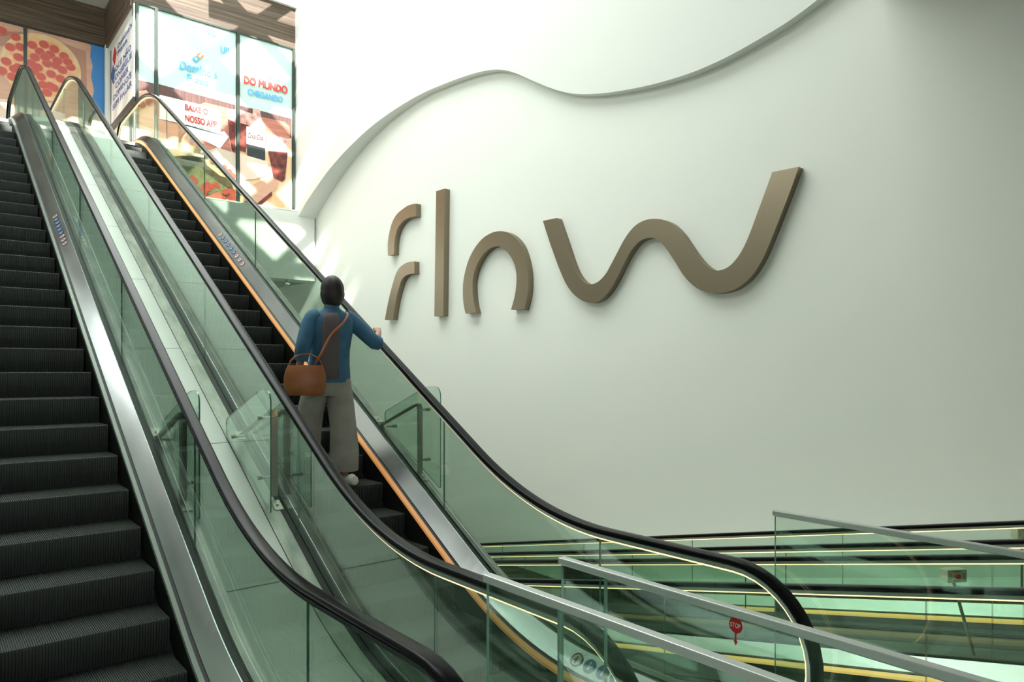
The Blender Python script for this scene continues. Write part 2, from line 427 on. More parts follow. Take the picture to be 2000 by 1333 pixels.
# cladding between, left and right of the escalators, made of panels with open joints over a dark backing
def cladding(name, x0, x1, dz, m='clad'):
    ys = [1.7] + [4.34 + 1.31*i for i in range(-1, 9)] + [16.6]
    mb = MB()
    for a, b in zip(ys[:-1], ys[1:]): sweepz(mb, ESC, a + .004, b - .004, [(0, dz - .03), (0, dz), (x1 - x0, dz), (x1 - x0, dz - .03)], x0)
    sweepz(mb, ESC, 1.72, 16.5, [(.002, dz - .05), (.002, dz - .031), (x1 - x0 - .002, dz - .031), (x1 - x0 - .002, dz - .05)], x0, 1, 1)
    return struct(mb.build(name, None, mats=[m, 'joint']))
cladding('trim_1', 1.404, 1.843, .19)
cladding('trim_2', -2.5, -.07, .19)
# escalator side, right of the right-hand one: the truss cladding hanging below the deck
mb = MB(); sweepz(mb, ESC, 1.72, 16.5, [(3.262, -.9), (3.262, -.34), (3.272, -.34), (3.272, -.9)], 0)
sweepz(mb, ESC, 1.72, 16.5, [(-2.5, -.92), (-2.5, -.9), (3.272, -.9), (3.272, -.92)], 0)
struct(mb.build('trim_3', 'dim'))
# gap deck between the two walkways, and wall side
def wdeck(name, x0, x1, dz, m):
    mb = MB(); sweepz(mb, WALK, -1.9, 19.4, [(0, dz - .05), (0, dz), (x1 - x0, dz), (x1 - x0, dz - .05)], x0)
    return struct(mb.build(name, m))
wdeck('trim_4', 6.09, 6.52, .14, 'steel4')
mb = MB(); ys = WALK.ys(-1.9, 24)
vs = []
for y in ys:
    z = WALK.z(y) + .14; xw = (9.74 - .094*y)/.9956
    vs += [(8.01, y, z), (max(xw, 8.02), y, z)]
struct(mk('trim_5', vs, [(2*i, 2*i+1, 2*i+3, 2*i+2) for i in range(len(ys)-1)], 'clad'))
mb = MB(); sweepz(mb, WALK, 1.3, 19.4, [(4.62, -.9), (4.62, -.2), (4.63, -.2), (4.63, -.9)], 0); struct(mb.build('trim_6', 'dim'))

# dark sheet beyond the far walkway, painted to stand for an unlit opening
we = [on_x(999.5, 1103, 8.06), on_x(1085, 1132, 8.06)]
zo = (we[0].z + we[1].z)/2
struct(mk('pit_sheet', [(8.06, we[1].y - .02, WALK.z(we[1].y) - 1.2), (8.06, 17, WALK.z(17) - 1.2), (8.06, 17, zo), (8.06, we[1].y - .02, zo)], [(0,1,2,3)], 'dark'))
print('pit', we, zo, WALK.z(we[1].y))
# big white wall with the letters
def wpt(d, y): return Vector(((d - .094*y)/.9956, y, 0))
a, b = wpt(9.74, -8), wpt(9.74, 24)
mb = MB(); q = [a + Vector((0,0,-5.6)), b + Vector((0,0,-5.6)), b + Vector((0,0,CEIL)), a + Vector((0,0,CEIL))]
mb.prism(q, (.3, 0, 0)); struct(mb.build('wall_right', 'wall'))
# overhanging layer with a waved lower edge
def fd(y): # distance of the front face along NW
    t = min(max((y - 12.5)/5.5, 0), 1); return 9.57 - .33 * t*t*(3 - 2*t)
def on_front(px, py):
    d = 9.56; p = None
    for _ in range(12): p = on_w(px, py, d); d = fd(p.y)
    return p
edge = [(584,421),(588,414),(597,397),(615,370),(640,335),(670,300),(705,265),(745,232),(790,202),(830,180),(870,163),(905,150),(935,141),(963,136),(985,137),(1005,142),(1030,153),(1060,166),(1090,177),(1120,183),(1145,184),(1180,182),(1220,176),(1270,166),(1330,149),(1380,130),(1430,106),(1480,78),(1530,48),(1570,20),(1600,-3),(1640,-35),(1700,-90),(1760,-155)]
E3 = catmull([on_front(*p) for p in edge], 3)
yl = [p.y for p in E3]
tail = E3[-1]; more = [Vector((0,0,0))]*0
front = [Vector(p) for p in E3] + [Vector(((fd(y) - .094*y)/.9956, y, min(tail.z + (tail.y - y)*1.6, CEIL))) for y in (tail.y - .5, tail.y - 1.2, tail.y - 3, -6)]
# extend past the storefront plane
f0 = front[0]; front = [Vector(((fd(18.2) - .094*18.2)/.9956, 18.2, f0.z - .12))] + front
vs = []; fs = []
for p in front:
    d0 = p.x*.9956 + p.y*.094; back = p + NW * (9.745 - d0)
    vs += [Vector((p.x, p.y, CEIL)), p, back]
for i in range(len(front)-1):
    fs += [(3*i, 3*i+1, 3*i+4, 3*i+3), (3*i+1, 3*i+2, 3*i+5, 3*i+4)]
struct(mk('wall_right_upper', vs, fs, 'wave', smooth=True, fix=False))
# storefront wall zones
YS = 18.0
sbox('trim_7', (3.45, 17.84, 4.27), (8.05, 18.4, 6.03), 'wave')                # slab edge band
sbox('floor_upper_2', (3.45, 17.86, 5.7), (9.0, 24, 6.05), 'floor')
sbox('ceiling_lower', (-5, 18.4, 4.27), (9, 24.4, 4.5), 'ceiling')
sbox('wall_lower', (-5, 24.0, -5.6), (9, 24.4, 5.9), 'wall')
sbox('trim_8', (3.76, 17.99, 10.30), (8.0, 18.2, 11.36), 'wood')
sbox('trim_9', (3.75, 18.2, 10.30), (3.80, 21.2, 11.36), 'wood')
sbox('trim_10', (-3.5, 21.15, 10.39), (3.78, 21.4, 11.36), 'wood')
sbox('wall_far_upper', (3.76, 17.9, 11.36), (8.0, 18.2, CEIL), 'wave')
sbox('wall_far_left_upper', (-4, 17.9, 11.36), (3.76, 22, 11.5), 'ceiling')
sbox('wall_shop', (3.80, 18.02, 6.05), (8.3, 18.3, 10.30), 'dim')
sbox('wall_shop_side', (3.80, 18.2, 6.05), (4.0, 21.4, 10.30), 'whiteframe')
sbox('wall_shop_left', (-3.5, 21.25, 6.02), (3.8, 21.5, 10.39), 'dim')
LEFT_FILL = (6.0, 15.5, 9.3, 11.6)                # unseen opening added in the left wall to brighten the decks: y0,y1,z0,z1
for nm, a_, b_ in (('wall_left', (-4.2, -8, -5.6), (-4.0, 22, LEFT_FILL[2])), ('wall_left_2', (-4.2, -8, LEFT_FILL[3]), (-4.0, 22, CEIL)),
                   ('wall_left_3', (-4.2, -8, LEFT_FILL[2]), (-4.0, LEFT_FILL[0], LEFT_FILL[3])), ('wall_left_4', (-4.2, LEFT_FILL[1], LEFT_FILL[2]), (-4.0, 22, LEFT_FILL[3]))): sbox(nm, a_, b_, 'pale')
pl = bpy.data.lights.new('left_fill_portal', 'AREA'); pl.shape = 'RECTANGLE'; pl.size = LEFT_FILL[3] - LEFT_FILL[2]; pl.size_y = LEFT_FILL[1] - LEFT_FILL[0]; pl.cycles.is_portal = True
plo = bpy.data.objects.new('left_fill_portal', pl); col.objects.link(plo)
plo.location = (-4.3, (LEFT_FILL[0] + LEFT_FILL[1])/2, (LEFT_FILL[2] + LEFT_FILL[3])/2); plo.rotation_euler = (0, R(-90), 0)
for nm, a_, b_ in (('wall_back', (-5, -8.3, -5.6), (11, -8.0, BACK_FILL[2])), ('wall_back_2', (-5, -8.3, BACK_FILL[3]), (11, -8.0, CEIL)),
                   ('wall_back_3', (-5, -8.3, BACK_FILL[2]), (BACK_FILL[0], -8.0, BACK_FILL[3])), ('wall_back_4', (BACK_FILL[1], -8.3, BACK_FILL[2]), (11, -8.0, BACK_FILL[3]))): sbox(nm, a_, b_, 'dim')
# ceiling with a skylight and its crossing beams
x0, x1, y0, y1 = SKY
sbox('ceiling', (-5, -8.3, CEIL), (11, y0, CEIL + .4), 'ceiling')
sbox('ceiling_far', (-5, y1, CEIL), (11, 24.4, CEIL + .4), 'ceiling')
sbox('ceiling_left', (-5, y0, CEIL), (x0, y1, CEIL + .4), 'ceiling')
sbox('ceiling_right', (x1, y0, CEIL), (11, y1, CEIL + .4), 'ceiling')
sbox('shade_slab', (-5, -8, 6.8), (11, 4.0, 7.3), 'ceiling')  # unseen slab added over the landing to shade the wall's upper right
mb = MB()
def beam(ax, ay, bx, by, w=.16):
    d = Vector((bx-ax, by-ay, 0)); n = Vector((-d.y, d.x, 0)).normalized() * w/2
    A, B = Vector((ax, ay, CEIL+.05)), Vector((bx, by, CEIL+.05)); mb.prism([A-n, B-n, B+n, A+n], (0, 0, .3))
sx_, sy_ = x1-x0, y1-y0
k = 0
for i in range(-3, 8):
    c = y0 + i*2.3
    for s in (1, -1):
        ax, ay, bx, by = (x0, c, x1, c+sx_) if s == 1 else (x1, c, x0, c+sx_)
        # clip in y
        def cl(px, py, qx, qy):
            pts = []
            for (X, Y, U, V) in ((px, py, qx, qy), (qx, qy, px, py)):
                if Y < y0: t = (y0-Y)/(V-Y) if V != Y else 0; X, Y = X + (U-X)*t, y0
                if Y > y1: t = (y1-Y)/(V-Y) if V != Y else 0; X, Y = X + (U-X)*t, y1
                pts.append((X, Y))
            return pts
        if max(ay, by) <= y0 or min(ay, by) >= y1: continue
        (ax, ay), (bx, by) = cl(ax, ay, bx, by)
        beam(ax, ay, bx, by, .14)
for yy in (5.2, 6.3, 6.9, 8.2, 9.7, 11.4, 13.2, 15.2): beam(5.2, yy, x1, yy, .16)
struct(mb.build('ceiling_beams', 'ceiling'))

# ------------------------------------------------------------------ letters on the wall
DF = 9.74 - .14
def letter_piece(name, root, px, sub=None):
    """px: list of segments (each a smooth run of picture points); joins between runs stay sharp"""
    P = []
    for seg in px:
        q = [on_w(x, y, DF) for x, y in seg]
        if len(q) > 3: q = catmull(q, 4)
        P += q if not P or (P[-1] - q[0]).length > 1e-4 else q[1:]
    if (P[0] - P[-1]).length < 1e-4: P.pop()
    me_bm = bmesh.new(); v1 = [me_bm.verts.new(p) for p in P]; v2 = [me_bm.verts.new(p + NW * .14) for p in P]
    n = len(P)
    from mathutils.geometry import tessellate_polygon
    fl = [Vector((p.dot(TW), p.z, 0)) for p in P]
    for t in tessellate_polygon([fl]): me_bm.faces.new([v1[k] for k in t])
    for i in range(n): me_bm.faces.new((v1[i], v1[(i+1) % n], v2[(i+1) % n], v2[i]))
    bmesh.ops.recalc_face_normals(me_bm, faces=me_bm.faces)
    me = bpy.data.meshes.new(name); me_bm.to_mesh(me); me_bm.free(); me.materials.append(M['bronze'])
    for p in me.polygons: p.use_smooth = abs(p.normal.dot(NW)) < .9
    me.set_sharp_from_angle(angle=R(35))
    o = bpy.data.objects.new(name, me); col.objects.link(o)
    if root: o.parent = root; o.matrix_parent_inverse = Matrix.Translation(-root.location)
    return o
def cr(pts, s, ox, oy): return [(ox + x/s, oy + y/s) for x, y in pts]
A = lambda pts: cr(pts, 4.76, 740, 360)
B = lambda pts: cr(pts, 3.571, 1040, 300)
lf = thing('wall_letter', 'bronze letter f of two curved pieces, leftmost on the white wall', 'letter', on_w(765, 626, 9.7), 'bronze wall letters')
letter_piece('stroke', lf, [A([(345,180),(280,195),(220,232),(160,288),(118,370),(93,470),(82,560),(84,663)]), A([(84,663),(140,655)]), A([(140,655),(143,560),(153,480),(175,410),(215,352),(270,315),(345,297)]), A([(345,297),(345,180)])])
letter_piece('stroke', lf, [A([(330,718),(280,724),(230,745),(188,782),(155,842),(125,940),(90,1080),(55,1262)]), A([(55,1262),(128,1263)]), A([(128,1263),(155,1090),(180,990),(203,910),(228,868),(270,840),(330,832)]), A([(330,832),(330,718)])])
tag(letter_piece('wall_letter', None, [A([(532,65),(613,40)]), A([(613,40),(598,1226)]), A([(598,1226),(515,1230)]), A([(515,1230),(532,65)])]), 'tall straight bronze letter l standing between the f and the o', 'letter', 'bronze wall letters')
tag(letter_piece('wall_letter', None, [A([(805,1203),(785,1100),(781,950),(800,820),(840,690),(900,580),(970,500),(1050,452),(1120,437),(1190,447),(1260,492),(1320,570),(1360,680),(1384,800),(1390,930),(1378,1050),(1348,1166)]), A([(1348,1166),(1228,1168)]),
    A([(1228,1168),(1258,1060),(1275,960),(1279,860),(1267,770),(1240,700),(1200,640),(1150,592),(1095,577),(1040,592),(980,640),(930,712),(892,800),(872,900),(872,1000),(882,1100),(903,1198)]), A([(903,1198),(805,1203)])]),
    'arched bronze letter o, open at its foot, right of the tall l', 'letter', 'bronze wall letters')
tag(letter_piece('wall_letter', None, [B([(72,470),(110,590),(150,705),(195,825),(240,920),(290,985),(350,1028),(410,1042),(460,1030),(510,990),(560,920),(610,825),(660,725),(705,655),(755,608),(810,588),(855,594),(893,620),(935,668),(990,750),(1050,845),(1110,912),(1180,957),(1260,975),(1340,970),(1420,943),(1500,885),(1565,805),(1625,695),(1685,550),(1742,405),(1800,255),(1858,92)]), B([(1858,92),(1672,130)]),
    B([(1672,130),(1620,275),(1570,410),(1522,540),(1480,640),(1430,725),(1370,788),(1305,816),(1250,808),(1195,768),(1140,705),(1090,632),(1040,558),(980,497),(920,465),(850,456),(790,464),(730,493),(680,542),(635,608),(592,690),(550,770),(510,840),(460,893),(405,913),(352,892),(305,830),(270,745),(235,640),(205,553),(170,450)]), B([(170,450),(72,470)])]),
    'wide wavy bronze letter w, rightmost and darkest of the letters', 'letter', 'bronze wall letters')

# ------------------------------------------------------------------ flat glass guards on the lower landing
def guard(x, ya, yb, seams, label, plat=False):
    root = thing('glass_guard', label, 'glass guard', (x, ya, 0), 'glass guards with metal top rails')
    ends = [ya] + seams + [yb]
    for a, b in zip(ends[:-1], ends[1:]):
        mb = MB(); mb.prism([Vector((x - .006, a - .002, -.28)), Vector((x - .006, b + .004, -.28)), Vector((x - .006, b + .004, 1.196)), Vector((x - .006, a - .002, 1.196))], (.012, 0, 0), 0, 1)
        mb.build('glass_panel', None, root, mats=['glass2', 'glassedge2'])
    mb = MB(); q = rounded([(x - .018, ya + .003, 1.200), (x + .018, ya + .003, 1.200), (x + .018, ya + .003, 1.226), (x - .018, ya + .003, 1.226)], .004, 2)
    mb.prism(q, (0, yb - ya - .006, 0)); mb.build('top_rail', 'cap', root)
    mb = MB(); mb.box((x - .03, yb, -.3), (x + .03, ya - .02, -.2)); mb.build('base_channel', 'steel3', root)
    return root
guard(1.53, 1.975, -.6, [1.61, -.2], 'glass guard with white top rail nearest the camera, starting by the left handrail end')
guard(1.885, 1.97, -.6, [1.745, -.2], 'glass guard bearing the red STOP sticker, middle of the three')
guard(3.34, 1.935, -.6, [.3], 'glass guard behind the big handrail loop, in front of the walkways')

# text as mesh
def text_mesh(name, s, origin, u, v, h, m, parent=None, width=None, shear=0, align='CENTER', thick=0.0006, bold=0.0, off=0.002):
    cu = bpy.data.curves.new(name, 'FONT'); cu.body = s; cu.size = 1; cu.align_x = align; cu.align_y = 'CENTER'
    cu.shear = shear; cu.offset = 0; cu.extrude = 0.0; cu.resolution_u = 3
    o = bpy.data.objects.new(name, cu); col.objects.link(o)
    bpy.context.view_layer.update()
    me = bpy.data.meshes.new_from_object(o.evaluated_get(bpy.context.evaluated_depsgraph_get()))
    bpy.data.objects.remove(o); bpy.data.curves.remove(cu)
    xs = [w.co.x for w in me.vertices]; ys = [w.co.y for w in me.vertices]
    kh = h / (max(ys) - min(ys)); kw = (width / (max(xs) - min(xs))) if width else kh
    cyv = (max(ys) + min(ys))/2; cxv = (max(xs)+min(xs))/2 if align == 'CENTER' else (min(xs) if align == 'LEFT' else max(xs))
    u = Vector(u).normalized(); v = Vector(v).normalized(); n = u.cross(v)
    for w in me.vertices: w.co = Vector(origin) + u*((w.co.x - cxv)*kw) + v*((w.co.y - cyv)*kh) + n*off
    if bold > .008:
        bw = (max(xs) - min(xs))*kw/max(len(s), 1)*bold*2.2
        vv = [w.co.copy() for w in me.vertices]; ff = [tuple(p.vertices) for p in me.polygons]; k = len(vv)
        allv = []; allf = []
        for i, (du, dv) in enumerate(((0, 0), (bw, 0), (-bw, 0), (0, bw), (0, -bw))):
            allv += [p + u*du + v*dv + n*(.0003*i) for p in vv]; allf += [tuple(i*k + a for a in q) for q in ff]
        bpy.data.meshes.remove(me); me = bpy.data.meshes.new(name); me.from_pydata(allv, [], allf)
    me.materials.clear(); me.materials.append(M[m] if isinstance(m, str) else m)
    me.name = name
    t = bpy.data.objects.new(name, me); col.objects.link(t)
    if parent: t.parent = parent; t.matrix_parent_inverse = Matrix.Translation(-parent.location)
    return t
def disc(mb, c, u, v, r, off, n=24, mi=0, ry=None, ring=None, rot=0):
    off += .00035 * (len(mb.f) % 40)
    u = Vector(u).normalized(); v = Vector(v).normalized(); w = u.cross(v); ry = ry or r
    pt = lambda a, k=1: Vector(c) + u*(r*k*math.cos(a)*math.cos(rot) - ry*k*math.sin(a)*math.sin(rot)) + v*(r*k*math.cos(a)*math.sin(rot) + ry*k*math.sin(a)*math.cos(rot)) + w*off
    if ring is None: mb.add([pt(2*math.pi*k/n) for k in range(n)], [tuple(range(n))], mi)
    else:
        vs = []
        for k in range(n): vs += [pt(2*math.pi*k/n), pt(2*math.pi*k/n, ring)]
        mb.add(vs, [(2*k, 2*((k+1) % n), 2*((k+1) % n)+1, 2*k+1) for k in range(n)], mi)

# STOP sticker on the middle guard, read from the left side (-X)
sc = on_x(1437, 1222, 1.885 - .008)
ss = thing('stop_sticker', 'red round STOP sticker with a down arrow, stuck on the guard glass', 'sticker', sc)
U, V = (0, -1, 0), (0, 0, 1)
ru = abs(on_x(1450, 1222, 1.877).y - on_x(1424, 1222, 1.877).y)/2; rv = abs(on_x(1437, 1206.5, 1.877).z - on_x(1437, 1238, 1.877).z)/2
mb = MB(); disc(mb, sc, U, V, ru, 0, 40, ry=rv); st = mb.build('disc', 'red', ss)
text_mesh('lettering', 'STOP', sc, U, V, rv*.55, 'white', st, width=ru*1.5, off=.001, bold=.01)
mb = MB(); q = [(-ru*.13, -rv*.9), (ru*.13, -rv*.9), (ru*.13, -rv*1.95), (ru*.33, -rv*1.9), (0, -rv*2.55), (-ru*.33, -rv*1.9), (-ru*.13, -rv*1.95)]
mb.add([sc + Vector((0, -a, b)) for a, b in q], [(0,1,2,6), (3,4,5)]); mb.v = [p + Vector((-.0005, 0, 0)) for p in mb.v]; mb.build('arrow', 'red', ss)

# ------------------------------------------------------------------ anti-climb guards on the outer decks
def climb(xg, sgn, label, dy=0.0, out=.13):
    xp = xg + sgn*out; root = thing('climbing_guard', label, 'climbing guard', (xp, 4.95 + dy, ESC.z(4.95+dy) + .2), 'glass climbing guards')
    z = lambda y, o: ESC.z(y) + o
    poly = [(4.86, z(4.86, .22)), (5.76, z(5.76, .17)), (5.78, z(5.76, .30)), (5.06, 1.80), (4.86, 1.80)]
    q = rounded([(xp - sgn*.005, y + dy, zz) for y, zz in poly], [.03, .02, .05, .10, .19], 8)
    mb = MB(); mb.prism(q, (sgn*.010, 0, 0), 0, 1); mb.build('glass_plate', None, root, mats=['glass2', 'glassedge'])
    xb = xg + sgn*(.035 if out < .14 else .05)
    # bent flat bar: foot, post, sloping arm, foot
    mb = MB(); w = .024; t = .008
    ptop = 1.66
    path = [(5.05, z(5.05, .2)), (5.05, ptop - .05), (5.07, ptop - .012), (5.11, ptop - .02), (5.70, z(5.70, .22))]
    for (ya, za), (yb, zb) in zip(path[:-1], path[1:]):
        d = Vector((0, yb-ya, zb-za)).normalized(); n = Vector((0, -d.z, d.y))*t/2
        A_, B_ = Vector((xb - w, ya + dy, za)) - d*.002, Vector((xb - w, yb + dy, zb)) + d*.002
        mb.prism([A_-n, B_-n, B_+n, A_+n], (2*w, 0, 0))
    mb.build('bracket', 'steel3', root)
    for yy in (5.0, 5.76):
        mb = MB(); a_ = z(yy - .045 + dy, .2); b_ = z(yy + .045 + dy, .2)
        mb.prism([Vector((xb - .03, yy - .045 + dy, a_)), Vector((xb - .03, yy + .045 + dy, b_)), Vector((xb - .03, yy + .045 + dy, b_ + .008)), Vector((xb - .03, yy - .045 + dy, a_ + .008))], (.06, 0, 0))
        f = mb.build('foot_plate', 'steel3', root)
        m2 = MB(); m2.tube([(xb, yy + dy, z(yy+dy, .2)), (xb, yy - .006 + dy, z(yy+dy, .2) + .018)], .009, 10); m2.build('bolt', 'cap', f)
    for yy, zz in ((5.05, 1.60), (5.05, z(5.05, .34)), (5.60, z(5.60, .27))):
        mb = MB(); mb.tube([(xb, yy + dy, zz), (xp + sgn*.004, yy + dy, zz)], .009, 12); mb.tube([(xp - sgn*.018, yy + dy, zz), (xp - sgn*.006, yy + dy, zz)], .016, 12); mb.tube([(xp + sgn*.006, yy + dy, zz), (xp + sgn*.018, yy + dy, zz)], .015, 12)
        mb.build('stud', 'steel3', root, True)
climb(1.327, 1, 'glass climbing guard beside the right handrail of the still escalator', .03, .085)
climb(2.0, -1, 'glass climbing guard on the white panels left of the rider escalator', -.06, .15)
climb(3.2, 1, 'glass climbing guard on the wall side of the rider escalator', .05, .115)

# ------------------------------------------------------------------ pictogram stickers on the sloped inner decks
def deck_pt(cx, sgn, y, t):      # t 0..1 across the sloped inner deck from its low edge
    return Vector((cx + sgn*(-.158 + .106*t), y, ESC.z(y) + .108 + .100*t))
def pictos(cx, sgn, ya, yb, n, r, cols, label, small=True):
    root = thing('safety_sticker', label, 'sticker', deck_pt(cx, sgn, ya, .5), 'safety pictogram strips')
    k = (ESC.z(ya + .02) - ESC.z(ya))/.02
    u = Vector((0, -1, -k)).normalized(); v = Vector((sgn*.106, 0, .100)).normalized()
    if u.cross(v).z < 0: u = -u
    for i in range(n):
        y = ya + (yb-ya)*(i + .5)/n; c = deck_pt(cx, sgn, y, .5)
        mb = MB(); disc(mb, c, u, v, r, .0022, 20)
        w_ = .0034
        if cols[i] == 'b':
            o = mb.build('pictogram', 'navy', root)
            mb = MB(); disc(mb, c + v*r*.45, u, v, r*.17, w_, 8); disc(mb, c - v*r*.15, u, v, r*.16, w_, 8, ry=r*.45); disc(mb, c - v*r*.1 + u*r*.3, u, v, r*.42, w_, 8, ry=r*.12, rot=.6)
            mb.build('figure', 'white', o)
        else:
            o = mb.build('pictogram', 'white', root)
            mb = MB(); disc(mb, c, u, v, r, w_, 24, ring=.80); disc(mb, c, u, v, r*.85, w_ + .0006, 4, ry=r*.09, rot=.8); mb.build('ban_ring', 'ring', o)
            mb = MB(); disc(mb, c + v*r*.35, u, v, r*.16, w_, 8); disc(mb, c - v*r*.15, u, v, r*.14, w_, 8, ry=r*.45); disc(mb, c - v*r*.1 - u*r*.2, u, v, r*.36, w_, 8, ry=r*.1, rot=-.6); mb.build('figure', 'blackprint', o)
pictos(1.327, 1, 9.00, 9.80, 9, .036, 'rrrbbbbbr', 'strip of small round pictograms high on the still escalator deck')
pictos(3.2, 1, 8.90, 9.85, 9, .036, 'rrrbbbbbr', 'strip of small round pictograms on the deck above the rider')
pictos(3.2, 1, 2.62, 3.16, 5, .045, 'rbbbr'[::-1], 'row of larger round pictograms near the lower handrail end')
# ------------------------------------------------------------------ emergency stop boxes on poles
def emergency(pb, ptop, label):
    root = thing('emergency_button', label, 'emergency button', pb, 'emergency stop boxes on poles')
    mb = MB(); mb.tube([pb, ptop], .012, 12); mb.tube([pb, pb + Vector((0, 0, .012))], .035, 14); mb.build('pole', 'steel3', root, True)
    # box facing back towards the landing and the camera
    u = Vector((.86, -.51, 0)); v = Vector((0, 0, 1)); n = u.cross(v)*-1
    n = Vector((-.51, -.86, 0)); c = ptop + v*.055
    mb = MB(); q = rounded([c - u*.085 - v*.05, c + u*.085 - v*.05, c + u*.085 + v*.05, c - u*.085 + v*.05], .006, 2)
    mb.prism([p + n*.04 for p in q], -n*.08); b = mb.build('box', 'box', root)
    fc = c + n*.041
    mb = MB(); mb.tube([fc, fc + n*.016], .020, 20); mb.build('button', 'boxred', b, True)
    text_mesh('lettering', 'EMERGENCY', fc + v*.037, u, v, .014, 'blackprint', b, width=.075, off=-.0 + .001)
    text_mesh('lettering', 'EMERGENCY', fc - v*.037, u, v, .014, 'blackprint', b, width=.075, off=.001)
    text_mesh('lettering', 'STOP', fc - u*.062, v*-1, u, .014, 'blackprint', b, width=.045, off=.001)
    text_mesh('lettering', 'STOP', fc + u*.062, v, u*-1, .014, 'blackprint', b, width=.045, off=.001)
pb = on_x(1905, 1290, 6.3); pt = on_x(1862, 1137, 6.3 + .0)
emergency(pb, pt, 'cream emergency box with red button on a leaning pole between the walkways')
p2 = on_x(1996, 1053, 8.14); emergency(Vector((p2.x, p2.y, WALK.z(p2.y) + .14)), p2, 'cream emergency box with red button by the wall, cut by the right edge')
# ------------------------------------------------------------------ small camera under the slab
pc = on_y(560, 560, 17.95); pc.z = 4.27
sc_ = thing('security_camera', 'small dark camera hanging under the white slab edge', 'camera', pc)
mb = MB(); mb.tube([pc, pc - Vector((0, 0, .09))], .03, 14); mb.build('mount', 'steel3', sc_, True)
mb = MB(); mb.tube([pc + Vector((-.05, -.02, -.12)), pc + Vector((.05, -.06, -.15))], [.05, .055], 16); mb.build('body', 'cap', sc_, True)
mb = MB(); mb.tube([pc + Vector((.05, -.06, -.15)), pc + Vector((.062, -.065, -.154))], .035, 14); mb.build('lens', 'black', sc_, True)

# ------------------------------------------------------------------ shop front: window frames and printed window graphics
def art(name, parent, pts, m, layer, Y, side=None):
    """flat print: points given on the shop glass plane"""
    q = [(on_y(x, y, Y - .004*layer) if side is None else on_x(x, y, side - .004*layer)) for x, y in pts]
    return mk(name, q, [tuple(range(len(q)))], m, parent)
def pm(name, c, rough=.35): 
    if name not in M: M[name] = mat(name, c, rough)
    return name
def pmn(name, c1, c2, sc, st=(1, 1, 1)):
    if name not in M: M[name] = noisy(mat(name, c1, .35), c1, c2, sc, 6, stretch=st)
    return name
pm('mint', (.56, .76, .70)); pm('skyblue', (.12, .45, .80)); pm('printred', (.70, .06, .05)); pm('printorange', (.85, .35, .12))
pmn('board', (.42, .14, .10), (.58, .24, .17), 2, (1, 1, 9)); pmn('slats', (.05, .03, .03), (.20, .10, .09), 3, (22, 1, .5))
pm('boxwhite', (.78, .84, .82)); pmn('tabletop', (.80, .45, .22), (.92, .70, .45), 1.6, (2, 1, 1)); pmn('cola', (.05, .01, .01), (.28, .06, .04), 7)
pmn('ice', (.55, .20, .16), (.85, .62, .58), 8); pmn('meat', (.10, .05, .04), (.20, .16, .06), 9); pmn('salad', (.20, .17, .07), (.38, .36, .18), 12)
pmn('cheese', (.85, .38, .16), (.92, .62, .34), 6); pmn('crust', (.80, .52, .24), (.90, .68, .42), 4); pm('pepperoni', (.60, .09, .06)); pm('pepperoni_rim', (.74, .20, .13))
pmn('carton', (.66, .36, .25), (.72, .44, .33), 2, (1, 1, 6)); pm('cartonshade', (.50, .26, .18)); pm('paper', (.86, .66, .54)); pm('azure', (.05, .24, .60)); pm('label_pink', (.80, .42, .40)); pm('darkglass', (.03, .04, .045))
pmn('kraft', (.60, .50, .40), (.70, .60, .50), 3)
YP = 17.98
def xz(px, py, Y=YP): p = on_y(px, py, Y); return p.x, p.z
def panel(name, label, xa, xb, za, zb, m, Y=YP, group='pizza shop window graphics'):
    r = thing(name, label, 'poster', ((xa+xb)/2, Y, za), group)
    mb = MB(); mb.box((xa, Y, za), (xb, Y + .025, zb)); mb.build('sheet', m, r); return r
ZT, ZB = 10.27, 6.10
xa, xb = xz(309, 200)[0], xz(460.5, 200)[0]
p1 = panel('poster', 'wide pale green pizza poster with an app notice, centre pane of the shop front', xa, xb, ZB, ZT, 'mint')
def clipx(pts): return pts
art('dark_slats', p1, [(309.5,164),(460,205),(460,243),(309.5,205)], 'slats', 1, YP)
art('wooden_board', p1, [(309.5,186),(385,206),(400,200),(455,214),(460,216),(460,330),(309.5,300)], 'board', 2, YP)
art('table', p1, [(309.5,268),(460,306),(460,406),(309.5,394)], 'tabletop', 3, YP)
mb = MB(); q = [on_y(x, y, YP - .016) for x, y in [(309.5,232),(345,238),(372,262),(430,290),(447,268),(438,256),(430,258),(309.5,232)][:-1]]; mb.add(q, [tuple(range(len(q)))]); mb.build('plate', 'boxwhite', p1)
art('app_notice', p1, [(311.5,185),(431,214),(431,258),(311.5,232)], 'boxwhite', 5, YP)
U, V = (1, 0, 0), (0, 0, 1)
def txt(parent, s, px, py, hpx, wpx, m, layer=7, Y=YP, bold=.03, shear=0):
    c = on_y(px, py, Y - .004*layer); k = (c - on_y(px, py + 1, Y - .004*layer)).z; kx = (on_y(px + 1, py, Y) - on_y(px, py, Y)).x
    return text_mesh('lettering', s, c, U, V, hpx*k, m, parent, width=wpx*kx, off=0, bold=bold, shear=shear)
txt(p1, 'BAIXE O', 384, 214, 11.5, 44, 'printred'); txt(p1, 'NOSSO APP', 393, 237, 12.5, 61, 'printred')
txt(p1, 'VE', 413, 63, 9, 19, 'skyblue'); txt(p1, 'UI!', 439, 98, 13, 16, 'skyblue')
txt(p1, "Domino's", 388, 135, 17, 72, 'skyblue', bold=.03); txt(p1, 'Pizza', 387, 155, 11, 42, 'skyblue', bold=.03)
